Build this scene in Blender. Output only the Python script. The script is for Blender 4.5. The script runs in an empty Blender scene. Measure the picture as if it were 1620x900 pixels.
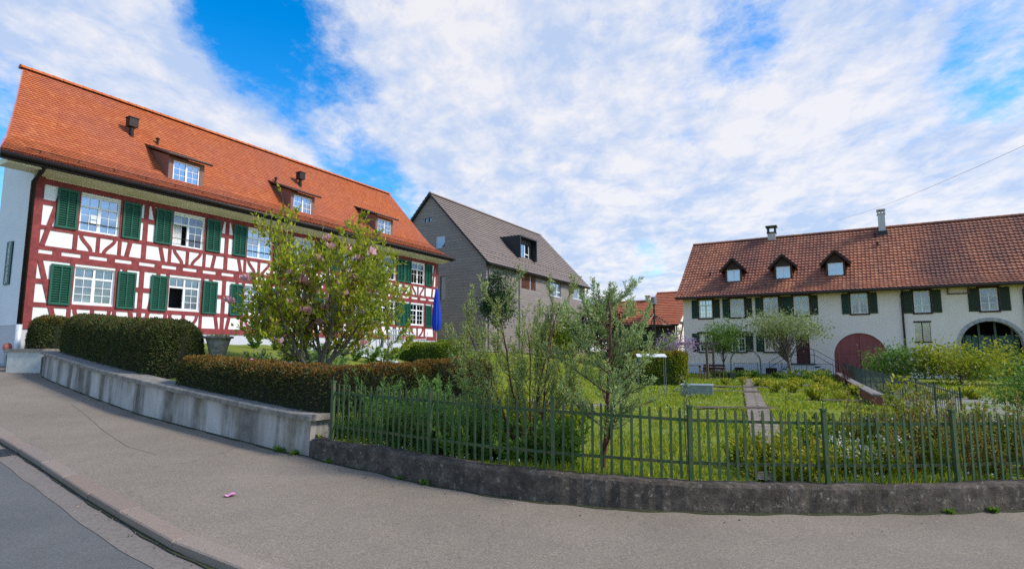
import bpy, math, random
import numpy as np
from mathutils import Vector, Matrix

R = math.radians
scene = bpy.context.scene
col = scene.collection
rnd = random.Random(7)
rng = np.random.default_rng(11)

# ------------------------------------------------------------------ camera
EYE = 1.6
PITCH = math.atan(107 / 900)
cam = bpy.data.cameras.new("camera")
cam.sensor_fit = 'HORIZONTAL'
cam.sensor_width = 36
cam.lens = 36 * 900 / 1620
cam.clip_start = 0.05
cam.clip_end = 3000
cam_o = bpy.data.objects.new("camera", cam)
col.objects.link(cam_o)
cam_o.location = (0, 0, EYE)
cam_o.rotation_euler = (math.pi / 2 + PITCH, 0, 0)
scene.camera = cam_o

# ------------------------------------------------------------------ light
SUN_TO = Vector((0.86, -0.16, 0.80)).normalized()
sun_el = math.asin(SUN_TO.z)
sun_az = math.atan2(SUN_TO.x, SUN_TO.y)
sun = bpy.data.lights.new("sun", 'SUN')
sun.energy = 3.2
sun.angle = R(10)
sun.color = (1.0, 0.94, 0.85)
sun_o = bpy.data.objects.new("sun", sun)
col.objects.link(sun_o)
sun_o.rotation_euler = SUN_TO.to_track_quat('Z', 'Y').to_euler()
sun_o.location = (10, 0, 30)

vs = scene.view_settings
vs.view_transform = 'Standard'
vs.look = 'None'
vs.exposure = 0.24
vs.gamma = 1.0
vs.use_curve_mapping = False
scene.cycles.use_denoising = False
scene.cycles.max_bounces = 6
scene.cycles.transparent_max_bounces = 8
scene.cycles.caustics_reflective = False
scene.cycles.caustics_refractive = False


def raydir(px, py):
    x = (px - 810) / 900
    y = -(py - 450) / 900
    return Vector((x, math.cos(PITCH) - y * math.sin(PITCH), math.sin(PITCH) + y * math.cos(PITCH))).normalized()


# ------------------------------------------------------------------ sky
def build_world():
    w = bpy.data.worlds.new("World")
    scene.world = w
    w.use_nodes = True
    nt = w.node_tree
    N, L = nt.nodes, nt.links
    N.clear()
    out = N.new('ShaderNodeOutputWorld')
    bg = N.new('ShaderNodeBackground')
    bg.inputs['Strength'].default_value = 0.1
    L.new(bg.outputs[0], out.inputs[0])
    sky = N.new('ShaderNodeTexSky')
    sky.sky_type = 'NISHITA'
    sky.sun_disc = False
    sky.sun_elevation = sun_el
    sky.sun_rotation = sun_az
    sky.air_density = 1.0
    sky.dust_density = 0.4
    sky.ozone_density = 2.0
    hs = N.new('ShaderNodeHueSaturation')
    hs.inputs['Hue'].default_value = 0.502
    hs.inputs['Saturation'].default_value = 1.5
    hs.inputs['Value'].default_value = 2.2
    L.new(sky.outputs[0], hs.inputs['Color'])
    tc = N.new('ShaderNodeTexCoord')
    sep = N.new('ShaderNodeSeparateXYZ')
    L.new(tc.outputs['Generated'], sep.inputs[0])

    def math_(op, a, b=None, clamp=False):
        m = N.new('ShaderNodeMath')
        m.operation = op
        m.use_clamp = clamp
        for k, v in enumerate((a, b)):
            if v is None:
                continue
            if isinstance(v, (int, float)):
                m.inputs[k].default_value = v
            else:
                L.new(v, m.inputs[k])
        return m.outputs[0]
    zz = math_('ADD', math_('MAXIMUM', sep.outputs[2], 0.0), 0.16)
    cmb = N.new('ShaderNodeCombineXYZ')
    L.new(math_('DIVIDE', sep.outputs[0], zz), cmb.inputs[0])
    L.new(math_('DIVIDE', sep.outputs[1], zz), cmb.inputs[1])
    rot = N.new('ShaderNodeMapping')
    rot.inputs['Rotation'].default_value = (0, 0, R(28))
    rot.inputs['Scale'].default_value = (1.0, 0.75, 1.0)
    rot.inputs['Location'].default_value = (3.1, 1.7, 0.0)
    L.new(cmb.outputs[0], rot.inputs[0])

    def noise(scale, detail, rough, dist=0.0, vec=rot.outputs[0]):
        n = N.new('ShaderNodeTexNoise')
        n.inputs['Scale'].default_value = scale
        n.inputs['Detail'].default_value = detail
        n.inputs['Roughness'].default_value = rough
        n.inputs['Distortion'].default_value = dist
        L.new(vec, n.inputs['Vector'])
        return n.outputs['Fac']
    big = noise(1.7, 10, 0.66, 0.15)
    mid = noise(5.5, 10, 0.68, 0.15)
    fine = noise(16.0, 8, 0.7, 0.1)
    den = math_('ADD', math_('ADD', math_('MULTIPLY', big, 0.50), math_('MULTIPLY', mid, 0.36)), math_('MULTIPLY', fine, 0.20))
    dirn = N.new('ShaderNodeVectorMath')
    dirn.operation = 'NORMALIZE'
    L.new(tc.outputs['Generated'], dirn.inputs[0])
    # openings (negative) and thicker banks (positive) in the cloud deck
    for px, py, rad, amt in ((500, -30, 9, -.14), (430, 70, 6, -.13), (490, 145, 6, -.15), (545, 215, 5.5, -.17), (605, 300, 5, -.16),
                             (650, 330, 5, -.12), (370, 40, 5, -.08), (-20, 280, 8, -.22), (395, 175, 4, -.08),
                             (1195, 50, 4, -.10), (1160, 95, 4, -.11), (1060, 195, 3.5, -.17), (1130, 280, 5, -.12), (1065, 385, 3.0, -.12), (1005, 412, 2.5, -.09),
                             (1610, 90, 4, -.11), (1330, 130, 9, -.06), (1420, 160, 6, -.04), (190, 110, 3, -.1), (330, 10, 4, -.12),
                             (220, 60, 15, .16), (200, 160, 10, .12), (450, 235, 5, .10), (800, 150, 22, .15), (630, 120, 8, .12), (690, 250, 7, .10), (900, 340, 13, .14), (1480, 230, 17, .09), (1300, 330, 13, .09), (1350, 60, 14, .07)):
        d = raydir(px, py)
        dt = N.new('ShaderNodeVectorMath')
        dt.operation = 'DOT_PRODUCT'
        L.new(dirn.outputs[0], dt.inputs[0])
        dt.inputs[1].default_value = d
        mr = N.new('ShaderNodeMapRange')
        mr.interpolation_type = 'SMOOTHSTEP'
        mr.inputs['From Min'].default_value = math.cos(R(rad * 1.5))
        mr.inputs['From Max'].default_value = 1.0
        mr.inputs['To Min'].default_value = 0.0
        mr.inputs['To Max'].default_value = amt
        L.new(dt.outputs['Value'], mr.inputs['Value'])
        den = math_('ADD', den, mr.outputs[0])
    cov = N.new('ShaderNodeMapRange')
    cov.interpolation_type = 'SMOOTHSTEP'
    cov.inputs['To Max'].default_value = 0.93
    cov.inputs['From Min'].default_value = 0.43
    cov.inputs['From Max'].default_value = 0.66
    L.new(den, cov.inputs['Value'])
    # lighter and greyer billows inside the deck
    mp2 = N.new('ShaderNodeMapping')
    mp2.inputs['Location'].default_value = (0.05, 0.09, 4.0)
    L.new(rot.outputs[0], mp2.inputs[0])
    sh = math_('ADD', math_('MULTIPLY', noise(2.6, 10, 0.62, 0.3, mp2.outputs[0]), 0.55), math_('MULTIPLY', noise(9.0, 9, 0.66, 0.3, mp2.outputs[0]), 0.45))
    shr = N.new('ShaderNodeValToRGB')
    shr.color_ramp.elements[0].position = 0.42
    shr.color_ramp.elements[0].color = (4.6, 5.6, 7.6, 1)
    shr.color_ramp.elements[1].position = 0.58
    shr.color_ramp.elements[1].color = (7.9, 7.75, 7.95, 1)
    L.new(sh, shr.inputs[0])
    mx = N.new('ShaderNodeMix')
    mx.data_type = 'RGBA'
    L.new(cov.outputs[0], mx.inputs['Factor'])
    L.new(hs.outputs[0], mx.inputs['A'])
    L.new(shr.outputs[0], mx.inputs['B'])
    L.new(mx.outputs['Result'], bg.inputs['Color'])


build_world()


# ------------------------------------------------------------------ materials
class Mat:
    """small helper round a node tree"""
    def __init__(self, name):
        self.m = bpy.data.materials.new(name)
        self.m.use_nodes = True
        self.nt = self.m.node_tree
        self.N, self.L = self.nt.nodes, self.nt.links
        self.b = self.N['Principled BSDF']
        self.b.inputs['Roughness'].default_value = 0.75
        self.b.inputs['Specular IOR Level'].default_value = 0.3
        self._tc = None

    def tc(self, which='Object'):
        if self._tc is None:
            self._tc = self.N.new('ShaderNodeTexCoord')
        return self._tc.outputs[which]

    def mapped(self, scale=(1, 1, 1), which='Object', loc=(0, 0, 0), rot=(0, 0, 0)):
        mp = self.N.new('ShaderNodeMapping')
        mp.inputs['Scale'].default_value = scale
        mp.inputs['Location'].default_value = loc
        mp.inputs['Rotation'].default_value = rot
        self.L.new(self.tc(which), mp.inputs[0])
        return mp.outputs[0]

    def noise(self, scale, detail=4, rough=0.6, vec=None, dist=0.0):
        n = self.N.new('ShaderNodeTexNoise')
        n.inputs['Scale'].default_value = scale
        n.inputs['Detail'].default_value = detail
        n.inputs['Roughness'].default_value = rough
        n.inputs['Distortion'].default_value = dist
        self.L.new(vec if vec is not None else self.tc(), n.inputs['Vector'])
        return n.outputs['Fac']

    def ramp(self, fac, stops):
        r = self.N.new('ShaderNodeValToRGB')
        e = r.color_ramp.elements
        while len(e) < len(stops):
            e.new(0.5)
        for k, (p, c) in enumerate(stops):
            e[k].position = p
            e[k].color = (c[0], c[1], c[2], 1) if not isinstance(c, (int, float)) else (c, c, c, 1)
        self.L.new(fac, r.inputs[0])
        return r.outputs[0]

    def mix(self, fac, a, b, mode='MIX'):
        m = self.N.new('ShaderNodeMix')
        m.data_type = 'RGBA'
        m.blend_type = mode
        for key, v in (('Factor', fac), ('A', a), ('B', b)):
            s = m.inputs[key]
            if key != 'Factor':
                s = [i for i in m.inputs if i.name == key and i.type == 'RGBA'][0]
            else:
                s = m.inputs[0]
            if isinstance(v, (int, float)):
                s.default_value = v if key == 'Factor' else (v, v, v, 1)
            elif isinstance(v, tuple):
                s.default_value = (*v[:3], 1)
            else:
                self.L.new(v, s)
        return [o for o in m.outputs if o.type == 'RGBA'][0]

    def island(self):
        g = self.N.new('ShaderNodeNewGeometry')
        return g.outputs['Random Per Island']

    def bump(self, h, strength=0.3, dist=0.02):
        b = self.N.new('ShaderNodeBump')
        b.inputs['Strength'].default_value = strength
        b.inputs['Distance'].default_value = dist
        self.L.new(h, b.inputs['Height'])
        self.L.new(b.outputs[0], self.b.inputs['Normal'])

    def color(self, c):
        if isinstance(c, tuple):
            self.b.inputs['Base Color'].default_value = (*c[:3], 1)
        else:
            self.L.new(c, self.b.inputs['Base Color'])


def simple(name, c, rough=0.7, metal=0.0, var=0.12, scale=6.0, bump=0.0):
    m = Mat(name)
    n = m.noise(scale, 5, 0.65)
    lo = tuple(max(0, x * (1 - var)) for x in c)
    hi = tuple(min(1, x * (1 + var)) for x in c)
    m.color(m.ramp(n, [(0.3, lo), (0.7, hi)]))
    m.b.inputs['Roughness'].default_value = rough
    m.b.inputs['Metallic'].default_value = metal
    if bump:
        m.bump(m.noise(scale * 6, 4, 0.6), bump, 0.01)
    return m.m


def leafmat(name, cols, trans=0.35, rough=0.55):
    """leaf: per-leaf colour, a little light through the blade"""
    m = Mat(name)
    st = [(k / max(1, len(cols) - 1), c) for k, c in enumerate(cols)]
    c = m.ramp(m.island(), st)
    m.color(c)
    m.b.inputs['Roughness'].default_value = rough
    t = m.N.new('ShaderNodeBsdfTranslucent')
    m.L.new(c, t.inputs[0])
    mx = m.N.new('ShaderNodeMixShader')
    mx.inputs[0].default_value = trans
    m.L.new(m.b.outputs[0], mx.inputs[1])
    m.L.new(t.outputs[0], mx.inputs[2])
    m.L.new(mx.outputs[0], m.N['Material Output'].inputs[0])
    return m.m


def plaster(name, c, dirt=(0.4, 0.38, 0.34), amt=0.25, streak=True):
    m = Mat(name)
    n = m.noise(1.3, 6, 0.65)
    base = m.ramp(n, [(0.3, tuple(x * 0.92 for x in c)), (0.7, c)])
    if streak:
        v = m.mapped((3.0, 3.0, 0.25))
        s = m.ramp(m.noise(1.6, 6, 0.7, v), [(0.55, 0.0), (0.85, 1.0)])
        sx = m.N.new('ShaderNodeMath')
        sx.operation = 'MULTIPLY'
        sx.inputs[1].default_value = amt
        m.L.new(s, sx.inputs[0])
        base = m.mix(sx.outputs[0], base, dirt)
    m.color(base)
    m.b.inputs['Roughness'].default_value = 0.9
    m.bump(m.noise(9, 4, 0.6), 0.15, 0.01)
    return m.m


def tilemat(name, cols, moss=None, mossamt=0.5, moss_scale=0.35, streaks=False):
    m = Mat(name)
    st = [(k / max(1, len(cols) - 1), c) for k, c in enumerate(cols)]
    c = m.ramp(m.island(), st)
    if moss:
        f = m.ramp(m.noise(moss_scale, 6, 0.65), [(0.42, 0.0), (0.62, 1.0)])
        if streaks:
            f2 = m.ramp(m.noise(1.0, 5, 0.65, m.mapped((0.55, 0.08, 0.08))), [(0.40, 0.0), (0.60, 1.0)])
            f = m.mix(0.65, f, f2)
        sx = m.N.new('ShaderNodeMath')
        sx.operation = 'MULTIPLY'
        sx.inputs[1].default_value = mossamt
        m.L.new(f, sx.inputs[0])
        c = m.mix(sx.outputs[0], c, moss)
    fine = m.ramp(m.noise(25, 4, 0.6), [(0.3, 0.82), (0.7, 1.1)])
    m.color(m.mix(1.0, c, fine, 'MULTIPLY'))
    m.b.inputs['Roughness'].default_value = 0.85
    return m.m


def glassmat(name, tint=(0.75, 0.8, 0.85), refl=0.22):
    m = Mat(name)
    m.N.remove(m.b)
    tr = m.N.new('ShaderNodeBsdfTransparent')
    tr.inputs[0].default_value = (*tint, 1)
    gl = m.N.new('ShaderNodeBsdfGlossy')
    gl.inputs['Roughness'].default_value = 0.03
    gl.inputs[0].default_value = (0.9, 0.95, 1, 1)
    fr = m.N.new('ShaderNodeFresnel')
    fr.inputs[0].default_value = 1.5
    ad = m.N.new('ShaderNodeMath')
    ad.operation = 'ADD'
    ad.use_clamp = True
    ad.inputs[1].default_value = refl
    m.L.new(fr.outputs[0], ad.inputs[0])
    mx = m.N.new('ShaderNodeMixShader')
    m.L.new(ad.outputs[0], mx.inputs[0])
    m.L.new(tr.outputs[0], mx.inputs[1])
    m.L.new(gl.outputs[0], mx.inputs[2])
    m.L.new(mx.outputs[0], m.N['Material Output'].inputs[0])
    return m.m


M = {}
M['plaster_white'] = plaster('plaster_white', (0.86, 0.86, 0.84), amt=0.22)
M['gable_white'] = plaster('gable_white', (0.82, 0.84, 0.87), amt=0.12)
M['plaster_cream'] = plaster('plaster_cream', (0.92, 0.77, 0.67), (0.45, 0.41, 0.39), 0.35)
M['plinth'] = plaster('plinth', (0.58, 0.58, 0.60), amt=0.3)
M['plinth_pale'] = plaster('plinth_pale', (0.66, 0.66, 0.72), amt=0.3)
M['soffit'] = simple('soffit', (0.80, 0.76, 0.62), 0.8, var=0.05)
M['timber_red'] = simple('timber_red', (0.24, 0.042, 0.042), 0.7, var=0.38, scale=4, bump=0.3)
M['timber_dark'] = simple('timber_dark', (0.045, 0.028, 0.022), 0.7, var=0.3)
M['gutter_dark'] = simple('gutter_dark', (0.03, 0.022, 0.02), 0.45, 0.3, var=0.2)
M['zinc'] = simple('zinc', (0.62, 0.64, 0.68), 0.5, 0.2)
M['shutter_green'] = simple('shutter_green', (0.012, 0.095, 0.060), 0.5, var=0.2)
M['shutter_olive'] = simple('shutter_olive', (0.028, 0.042, 0.022), 0.65, var=0.35, scale=14)
M['shutter_forest'] = simple('shutter_forest', (0.016, 0.052, 0.032), 0.6, var=0.3, scale=14)
M['white_paint'] = simple('white_paint', (0.84, 0.84, 0.84), 0.45, var=0.04)
M['cream_paint'] = simple('cream_paint', (0.82, 0.76, 0.62), 0.5, var=0.05)
M['glass'] = glassmat('glass', refl=0.07)
M['glass_dark'] = glassmat('glass_dark', (0.4, 0.45, 0.5), 0.2)
M['glass_sky'] = glassmat('glass_sky', (0.5, 0.6, 0.7), 0.30)
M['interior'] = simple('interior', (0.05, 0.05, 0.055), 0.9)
M['curtain'] = simple('curtain', (0.72, 0.72, 0.72), 0.9, var=0.08)
M['curtain_green'] = simple('curtain_green', (0.20, 0.30, 0.20), 0.9, var=0.2)
M['paper'] = simple('paper', (0.85, 0.85, 0.85), 0.8, var=0.02)
M['tile_orange'] = tilemat('tile_orange', [(0.44, 0.100, 0.032), (0.54, 0.140, 0.042), (0.48, 0.115, 0.036), (0.60, 0.180, 0.060)], (0.40, 0.125, 0.085), 0.45, 0.3)
M['ridge_orange'] = tilemat('ridge_orange', [(0.50, 0.125, 0.038), (0.60, 0.17, 0.05)])
M['tile_rust'] = tilemat('tile_rust', [(0.43, 0.155, 0.085), (0.51, 0.20, 0.105), (0.37, 0.13, 0.078), (0.57, 0.24, 0.13)], (0.11, 0.062, 0.062), 0.75, 0.22, True)
M['tile_grey'] = tilemat('tile_grey', [(0.26, 0.205, 0.18), (0.29, 0.23, 0.20), (0.245, 0.195, 0.17)], (0.2, 0.17, 0.16), 0.4)
M['tile_far'] = tilemat('tile_far', [(0.52, 0.15, 0.07), (0.60, 0.19, 0.085), (0.46, 0.13, 0.07)], (0.36, 0.13, 0.09), 0.5, 0.4)
M['dormer_clad'] = simple('dormer_clad', (0.20, 0.115, 0.09), 0.6, var=0.12)
M['copper_brown'] = simple('copper_brown', (0.075, 0.05, 0.042), 0.45, 0.4)
M['slate_metal'] = simple('slate_metal', (0.035, 0.04, 0.045), 0.45, 0.4)
M['steel_grey'] = simple('steel_grey', (0.2, 0.22, 0.23), 0.5, 0.3)
M['concrete_pale'] = simple('concrete_pale', (0.52, 0.53, 0.50), 0.9, var=0.18, scale=4, bump=0.2)
M['mortar'] = simple('mortar', (0.50, 0.48, 0.44), 0.95, var=0.15, bump=0.3)
M['brick_red'] = simple('brick_red', (0.22, 0.075, 0.05), 0.9, var=0.25, scale=12)
M['blind_pink'] = simple('blind_pink', (0.42, 0.20, 0.155), 0.7, var=0.06)
M['gate_red'] = None
M['door_brown'] = simple('door_brown', (0.10, 0.035, 0.035), 0.6, var=0.25, scale=10)
M['fence_green'] = None
M['iron'] = simple('iron', (0.03, 0.032, 0.032), 0.55, 0.3)
M['iron_green'] = simple('iron_green', (0.04, 0.065, 0.055), 0.6, 0.1)
M['parasol_blue'] = simple('parasol_blue', (0.008, 0.045, 0.42), 0.75, var=0.15)
M['plastic_white'] = simple('plastic_white', (0.78, 0.78, 0.78), 0.4, var=0.04)
M['sign_green'] = simple('sign_green', (0.012, 0.07, 0.065), 0.5)
M['hydrant_grey'] = simple('hydrant_grey', (0.33, 0.36, 0.36), 0.55, 0.2)
M['hydrant_red'] = simple('hydrant_red', (0.42, 0.12, 0.10), 0.6)
M['wood_old'] = simple('wood_old', (0.14, 0.10, 0.08), 0.85, var=0.3, scale=12)
M['wood_pale'] = simple('wood_pale', (0.42, 0.33, 0.24), 0.8, var=0.2)
M['urn_stone'] = simple('urn_stone', (0.24, 0.235, 0.215), 0.9, var=0.5, scale=14, bump=0.5)
M['partition'] = simple('partition', (0.10, 0.16, 0.125), 0.7, var=0.3)
M['stone'] = simple('stone', (0.40, 0.39, 0.37), 0.9, var=0.3, scale=9, bump=0.4)
M['trough_grey'] = simple('trough_grey', (0.24, 0.27, 0.235), 0.9, var=0.25, scale=5)
M['sheet_white'] = simple('sheet_white', (0.66, 0.67, 0.66), 0.5, var=0.05)
M['bark_grey'] = simple('bark_grey', (0.16, 0.13, 0.11), 0.9, var=0.35, scale=18)
M['bark_red'] = simple('bark_red', (0.115, 0.045, 0.035), 0.85, var=0.4, scale=18)
M['bark_dark'] = simple('bark_dark', (0.07, 0.052, 0.042), 0.9, var=0.4, scale=18)
M['stem_green'] = simple('stem_green', (0.10, 0.15, 0.05), 0.8)
M['soil'] = simple('soil', (0.10, 0.072, 0.055), 0.95, var=0.4, scale=7, bump=0.5)
M['petal_pink'] = simple('petal_pink', (0.75, 0.27, 0.50), 0.7, var=0.2, scale=20)
M['cable'] = simple('cable', (0.05, 0.05, 0.06), 0.6)


def _mk_gate():
    m = Mat('gate_red')
    v = m.mapped((9.0, 1, 0.6))
    c = m.ramp(m.noise(1.0, 5, 0.6, v), [(0.3, (0.23, 0.060, 0.058)), (0.7, (0.36, 0.105, 0.095))])
    m.color(c)
    w = m.N.new('ShaderNodeTexWave')
    w.wave_profile = 'SAW'
    w.inputs['Scale'].default_value = 2.2
    m.L.new(m.tc(), w.inputs[0])
    m.bump(w.outputs['Fac'], 0.3, 0.01)
    return m.m


M['gate_red'] = _mk_gate()


def _mk_fence():
    m = Mat('fence_green')
    g = m.ramp(m.noise(7, 5, 0.65), [(0.3, (0.032, 0.072, 0.026)), (0.7, (0.070, 0.130, 0.050))])
    r = m.ramp(m.noise(13, 6, 0.7), [(0.50, 0.0), (0.66, 0.85)])
    m.color(m.mix(r, g, (0.17, 0.095, 0.060)))
    m.b.inputs['Roughness'].default_value = 0.75
    m.bump(m.noise(70, 4, 0.6), 0.4, 0.004)
    return m.m


M['fence_green'] = _mk_fence()


def _mk_pavement():
    m = Mat('pavement')
    big = m.ramp(m.noise(0.55, 6, 0.6), [(0.3, (0.192, 0.156, 0.118)), (0.7, (0.258, 0.210, 0.160))])
    sp = m.ramp(m.noise(60, 4, 0.8), [(0.28, 0.5), (0.5, 1.0), (0.72, 1.6)])
    c = m.mix(1.0, big, sp, 'MULTIPLY')
    st = m.ramp(m.noise(2.4, 7, 0.72, None, 0.6), [(0.52, 0.0), (0.76, 0.45)])
    c = m.mix(st, c, (0.16, 0.13, 0.115))
    # hairline cracks
    v = m.N.new('ShaderNodeTexVoronoi')
    v.feature = 'DISTANCE_TO_EDGE'
    v.inputs['Scale'].default_value = 0.42
    ns = m.N.new('ShaderNodeTexNoise')
    ns.inputs['Scale'].default_value = 1.6
    ns.inputs['Detail'].default_value = 6
    m.L.new(m.tc(), ns.inputs['Vector'])
    va = m.N.new('ShaderNodeVectorMath')
    va.operation = 'MULTIPLY_ADD'
    va.inputs[1].default_value = (0.7, 0.7, 0.7)
    m.L.new(ns.outputs['Color'], va.inputs[0])
    m.L.new(m.tc(), va.inputs[2])
    m.L.new(va.outputs[0], v.inputs['Vector'])
    cr = m.ramp(v.outputs['Distance'], [(0.0, 0.55), (0.006, 0.0)])
    gate = m.ramp(m.noise(0.35, 3, 0.5), [(0.52, 0.0), (0.60, 1.0)])
    crk = m.mix(1.0, cr, gate, 'MULTIPLY')
    c = m.mix(crk, c, (0.07, 0.06, 0.055))
    m.color(c)
    m.b.inputs['Roughness'].default_value = 0.9
    m.bump(m.noise(130, 3, 0.7), 0.5, 0.006)
    return m.m


M['pavement'] = _mk_pavement()


def _mk_road():
    m = Mat('road_asphalt')
    big = m.ramp(m.noise(0.8, 6, 0.6), [(0.3, (0.100, 0.100, 0.094)), (0.7, (0.140, 0.138, 0.128))])
    sp = m.ramp(m.noise(70, 4, 0.8), [(0.28, 0.6), (0.5, 1.0), (0.72, 1.5)])
    m.color(m.mix(1.0, big, sp, 'MULTIPLY'))
    m.b.inputs['Roughness'].default_value = 0.85
    m.bump(m.noise(150, 3, 0.7), 0.5, 0.006)
    return m.m


M['road'] = _mk_road()


def _mk_kerb():
    m = Mat('kerb_granite')
    c = m.ramp(m.island(), [(0, (0.27, 0.20, 0.15)), (0.35, (0.28, 0.225, 0.18)), (0.7, (0.25, 0.185, 0.14)), (1, (0.235, 0.20, 0.17))])
    sp = m.ramp(m.noise(80, 4, 0.7), [(0.3, 0.65), (0.7, 1.3)])
    m.color(m.mix(1.0, c, sp, 'MULTIPLY'))
    m.bump(m.noise(60, 4, 0.6), 0.4, 0.006)
    return m.m


M['kerb'] = _mk_kerb()
M['gutter_stone'] = simple('gutter_stone', (0.185, 0.158, 0.135), 0.9, var=0.25, scale=30)
M['seam'] = simple('seam', (0.205, 0.168, 0.13), 0.9)
M['joint_moss'] = simple('joint_moss', (0.045, 0.05, 0.02), 0.95, var=0.5, scale=30, bump=0.6)


def _mk_retaining():
    m = Mat('stained_concrete')
    base = m.ramp(m.noise(1.2, 6, 0.6), [(0.3, (0.40, 0.365, 0.335)), (0.7, (0.58, 0.54, 0.50))])
    v = m.mapped((1.15, 1.15, 0.10))
    s = m.ramp(m.noise(1.3, 8, 0.62, v, 0.3), [(0.42, 0.0), (0.55, 0.95)])
    s = m.mix(m.ramp(m.noise(3.0, 6, 0.7), [(0.3, 0.5), (0.65, 1.0)]), 0.0, s)
    c = m.mix(s, base, (0.085, 0.072, 0.058))
    v2 = m.mapped((1.5, 1.5, 0.5), loc=(4, 2, 1))
    ms = m.ramp(m.noise(1.6, 6, 0.7, v2), [(0.54, 0.0), (0.70, 0.8)])
    c = m.mix(ms, c, (0.19, 0.16, 0.075))
    m.color(c)
    m.b.inputs['Roughness'].default_value = 0.95
    m.bump(m.noise(25, 5, 0.65), 0.4, 0.012)
    return m.m


M['retaining'] = _mk_retaining()


def _mk_lowwall():
    m = Mat('mossy_dark_concrete')
    base = m.ramp(m.noise(5.5, 9, 0.78), [(0.30, (0.030, 0.024, 0.020)), (0.5, (0.095, 0.075, 0.060)), (0.72, (0.22, 0.18, 0.14))])
    li = m.ramp(m.noise(17, 7, 0.75), [(0.57, 0.0), (0.66, 0.8)])
    c = m.mix(li, base, (0.38, 0.34, 0.27))
    mo = m.ramp(m.noise(6, 6, 0.7), [(0.58, 0.0), (0.72, 0.6)])
    c = m.mix(mo, c, (0.09, 0.085, 0.025))
    m.color(c)
    m.b.inputs['Roughness'].default_value = 0.95
    m.bump(m.noise(16, 8, 0.75), 1.0, 0.035)
    return m.m


M['lowwall'] = _mk_lowwall()
M['coping'] = simple('coping', (0.24, 0.215, 0.185), 0.95, var=0.45, scale=7, bump=0.6)


def _mk_garden():
    m = Mat('garden_grass')
    g = m.ramp(m.noise(2.5, 8, 0.7), [(0.3, (0.10, 0.15, 0.012)), (0.5, (0.19, 0.225, 0.02)), (0.72, (0.27, 0.26, 0.035))])
    d = m.ramp(m.noise(0.5, 6, 0.65), [(0.60, 0.0), (0.72, 0.8)])
    m.color(m.mix(d, g, (0.13, 0.11, 0.05)))
    m.b.inputs['Roughness'].default_value = 0.95
    m.bump(m.noise(40, 5, 0.7), 0.8, 0.03)
    return m.m


M['garden'] = _mk_garden()


def _mk_boards(name, c, pitch, dark=0.55):
    m = Mat(name)
    t = m.N.new('ShaderNodeTexBrick')
    t.offset = 0.37
    t.inputs['Color1'].default_value = (*c, 1)
    t.inputs['Color2'].default_value = (*[x * 0.88 for x in c], 1)
    t.inputs['Mortar'].default_value = (*[x * dark for x in c], 1)
    t.inputs['Scale'].default_value = 1.0
    t.inputs['Mortar Size'].default_value = 0.018
    t.inputs['Mortar Smooth'].default_value = 0.3
    t.inputs['Brick Width'].default_value = 3.4
    t.inputs['Row Height'].default_value = pitch
    cm = m.N.new('ShaderNodeCombineXYZ')
    sp = m.N.new('ShaderNodeSeparateXYZ')
    m.L.new(m.tc(), sp.inputs[0])
    ad = m.N.new('ShaderNodeMath')
    ad.operation = 'ADD'
    m.L.new(sp.outputs[0], ad.inputs[0])
    m.L.new(sp.outputs[1], ad.inputs[1])
    m.L.new(ad.outputs[0], cm.inputs[0])
    m.L.new(sp.outputs[2], cm.inputs[1])
    m.L.new(cm.outputs[0], t.inputs['Vector'])
    n = m.ramp(m.noise(1.6, 6, 0.65, m.mapped((0.5, 0.5, 4))), [(0.3, 0.85), (0.7, 1.12)])
    m.color(m.mix(1.0, t.outputs['Color'], n, 'MULTIPLY'))
    m.bump(t.outputs['Fac'], -0.6, 0.02)
    return m.m


M['boards_grey'] = _mk_boards('boards_grey', (0.285, 0.242, 0.220), 0.22)
M['boards_dark'] = _mk_boards('boards_dark', (0.075, 0.05, 0.04), 0.25)

# leaves
M['lf_magnolia'] = leafmat('lf_magnolia', [(0.28, 0.36, 0.016), (0.50, 0.54, 0.028), (0.64, 0.62, 0.045), (0.38, 0.45, 0.02), (0.18, 0.28, 0.016), (0.40, 0.24, 0.05)], 0.55)
M['lf_blossom'] = leafmat('lf_blossom', [(0.66, 0.25, 0.34), (0.82, 0.52, 0.56), (0.74, 0.38, 0.44)], 0.3)
M['lf_sapling'] = leafmat('lf_sapling', [(0.28, 0.35, 0.02), (0.42, 0.46, 0.04), (0.20, 0.28, 0.02)], 0.4)
M['lf_buck'] = leafmat('lf_buck', [(0.17, 0.28, 0.10), (0.33, 0.46, 0.17), (0.50, 0.60, 0.27), (0.24, 0.37, 0.12), (0.41, 0.53, 0.17)], 0.4)
M['lf_buck_olive'] = leafmat('lf_buck_olive', [(0.22, 0.28, 0.06), (0.37, 0.42, 0.11), (0.46, 0.49, 0.13), (0.28, 0.34, 0.075)], 0.3)
M['lf_yew'] = leafmat('lf_yew', [(0.026, 0.045, 0.011), (0.050, 0.078, 0.015), (0.075, 0.098, 0.019), (0.095, 0.072, 0.021)], 0.1, 0.6)
M['lf_yew_tip'] = leafmat('lf_yew_tip', [(0.22, 0.09, 0.018), (0.30, 0.13, 0.022), (0.20, 0.13, 0.02), (0.36, 0.16, 0.03)], 0.25)
M['lf_yew_mid'] = leafmat('lf_yew_mid', [(0.09, 0.105, 0.018), (0.15, 0.09, 0.02), (0.11, 0.13, 0.02)], 0.2)
M['lf_box'] = leafmat('lf_box', [(0.06, 0.13, 0.010), (0.15, 0.21, 0.012), (0.22, 0.27, 0.018)], 0.25)
M['lf_green'] = leafmat('lf_green', [(0.07, 0.17, 0.022), (0.13, 0.25, 0.032), (0.20, 0.31, 0.04), (0.09, 0.20, 0.03)], 0.35)
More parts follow.
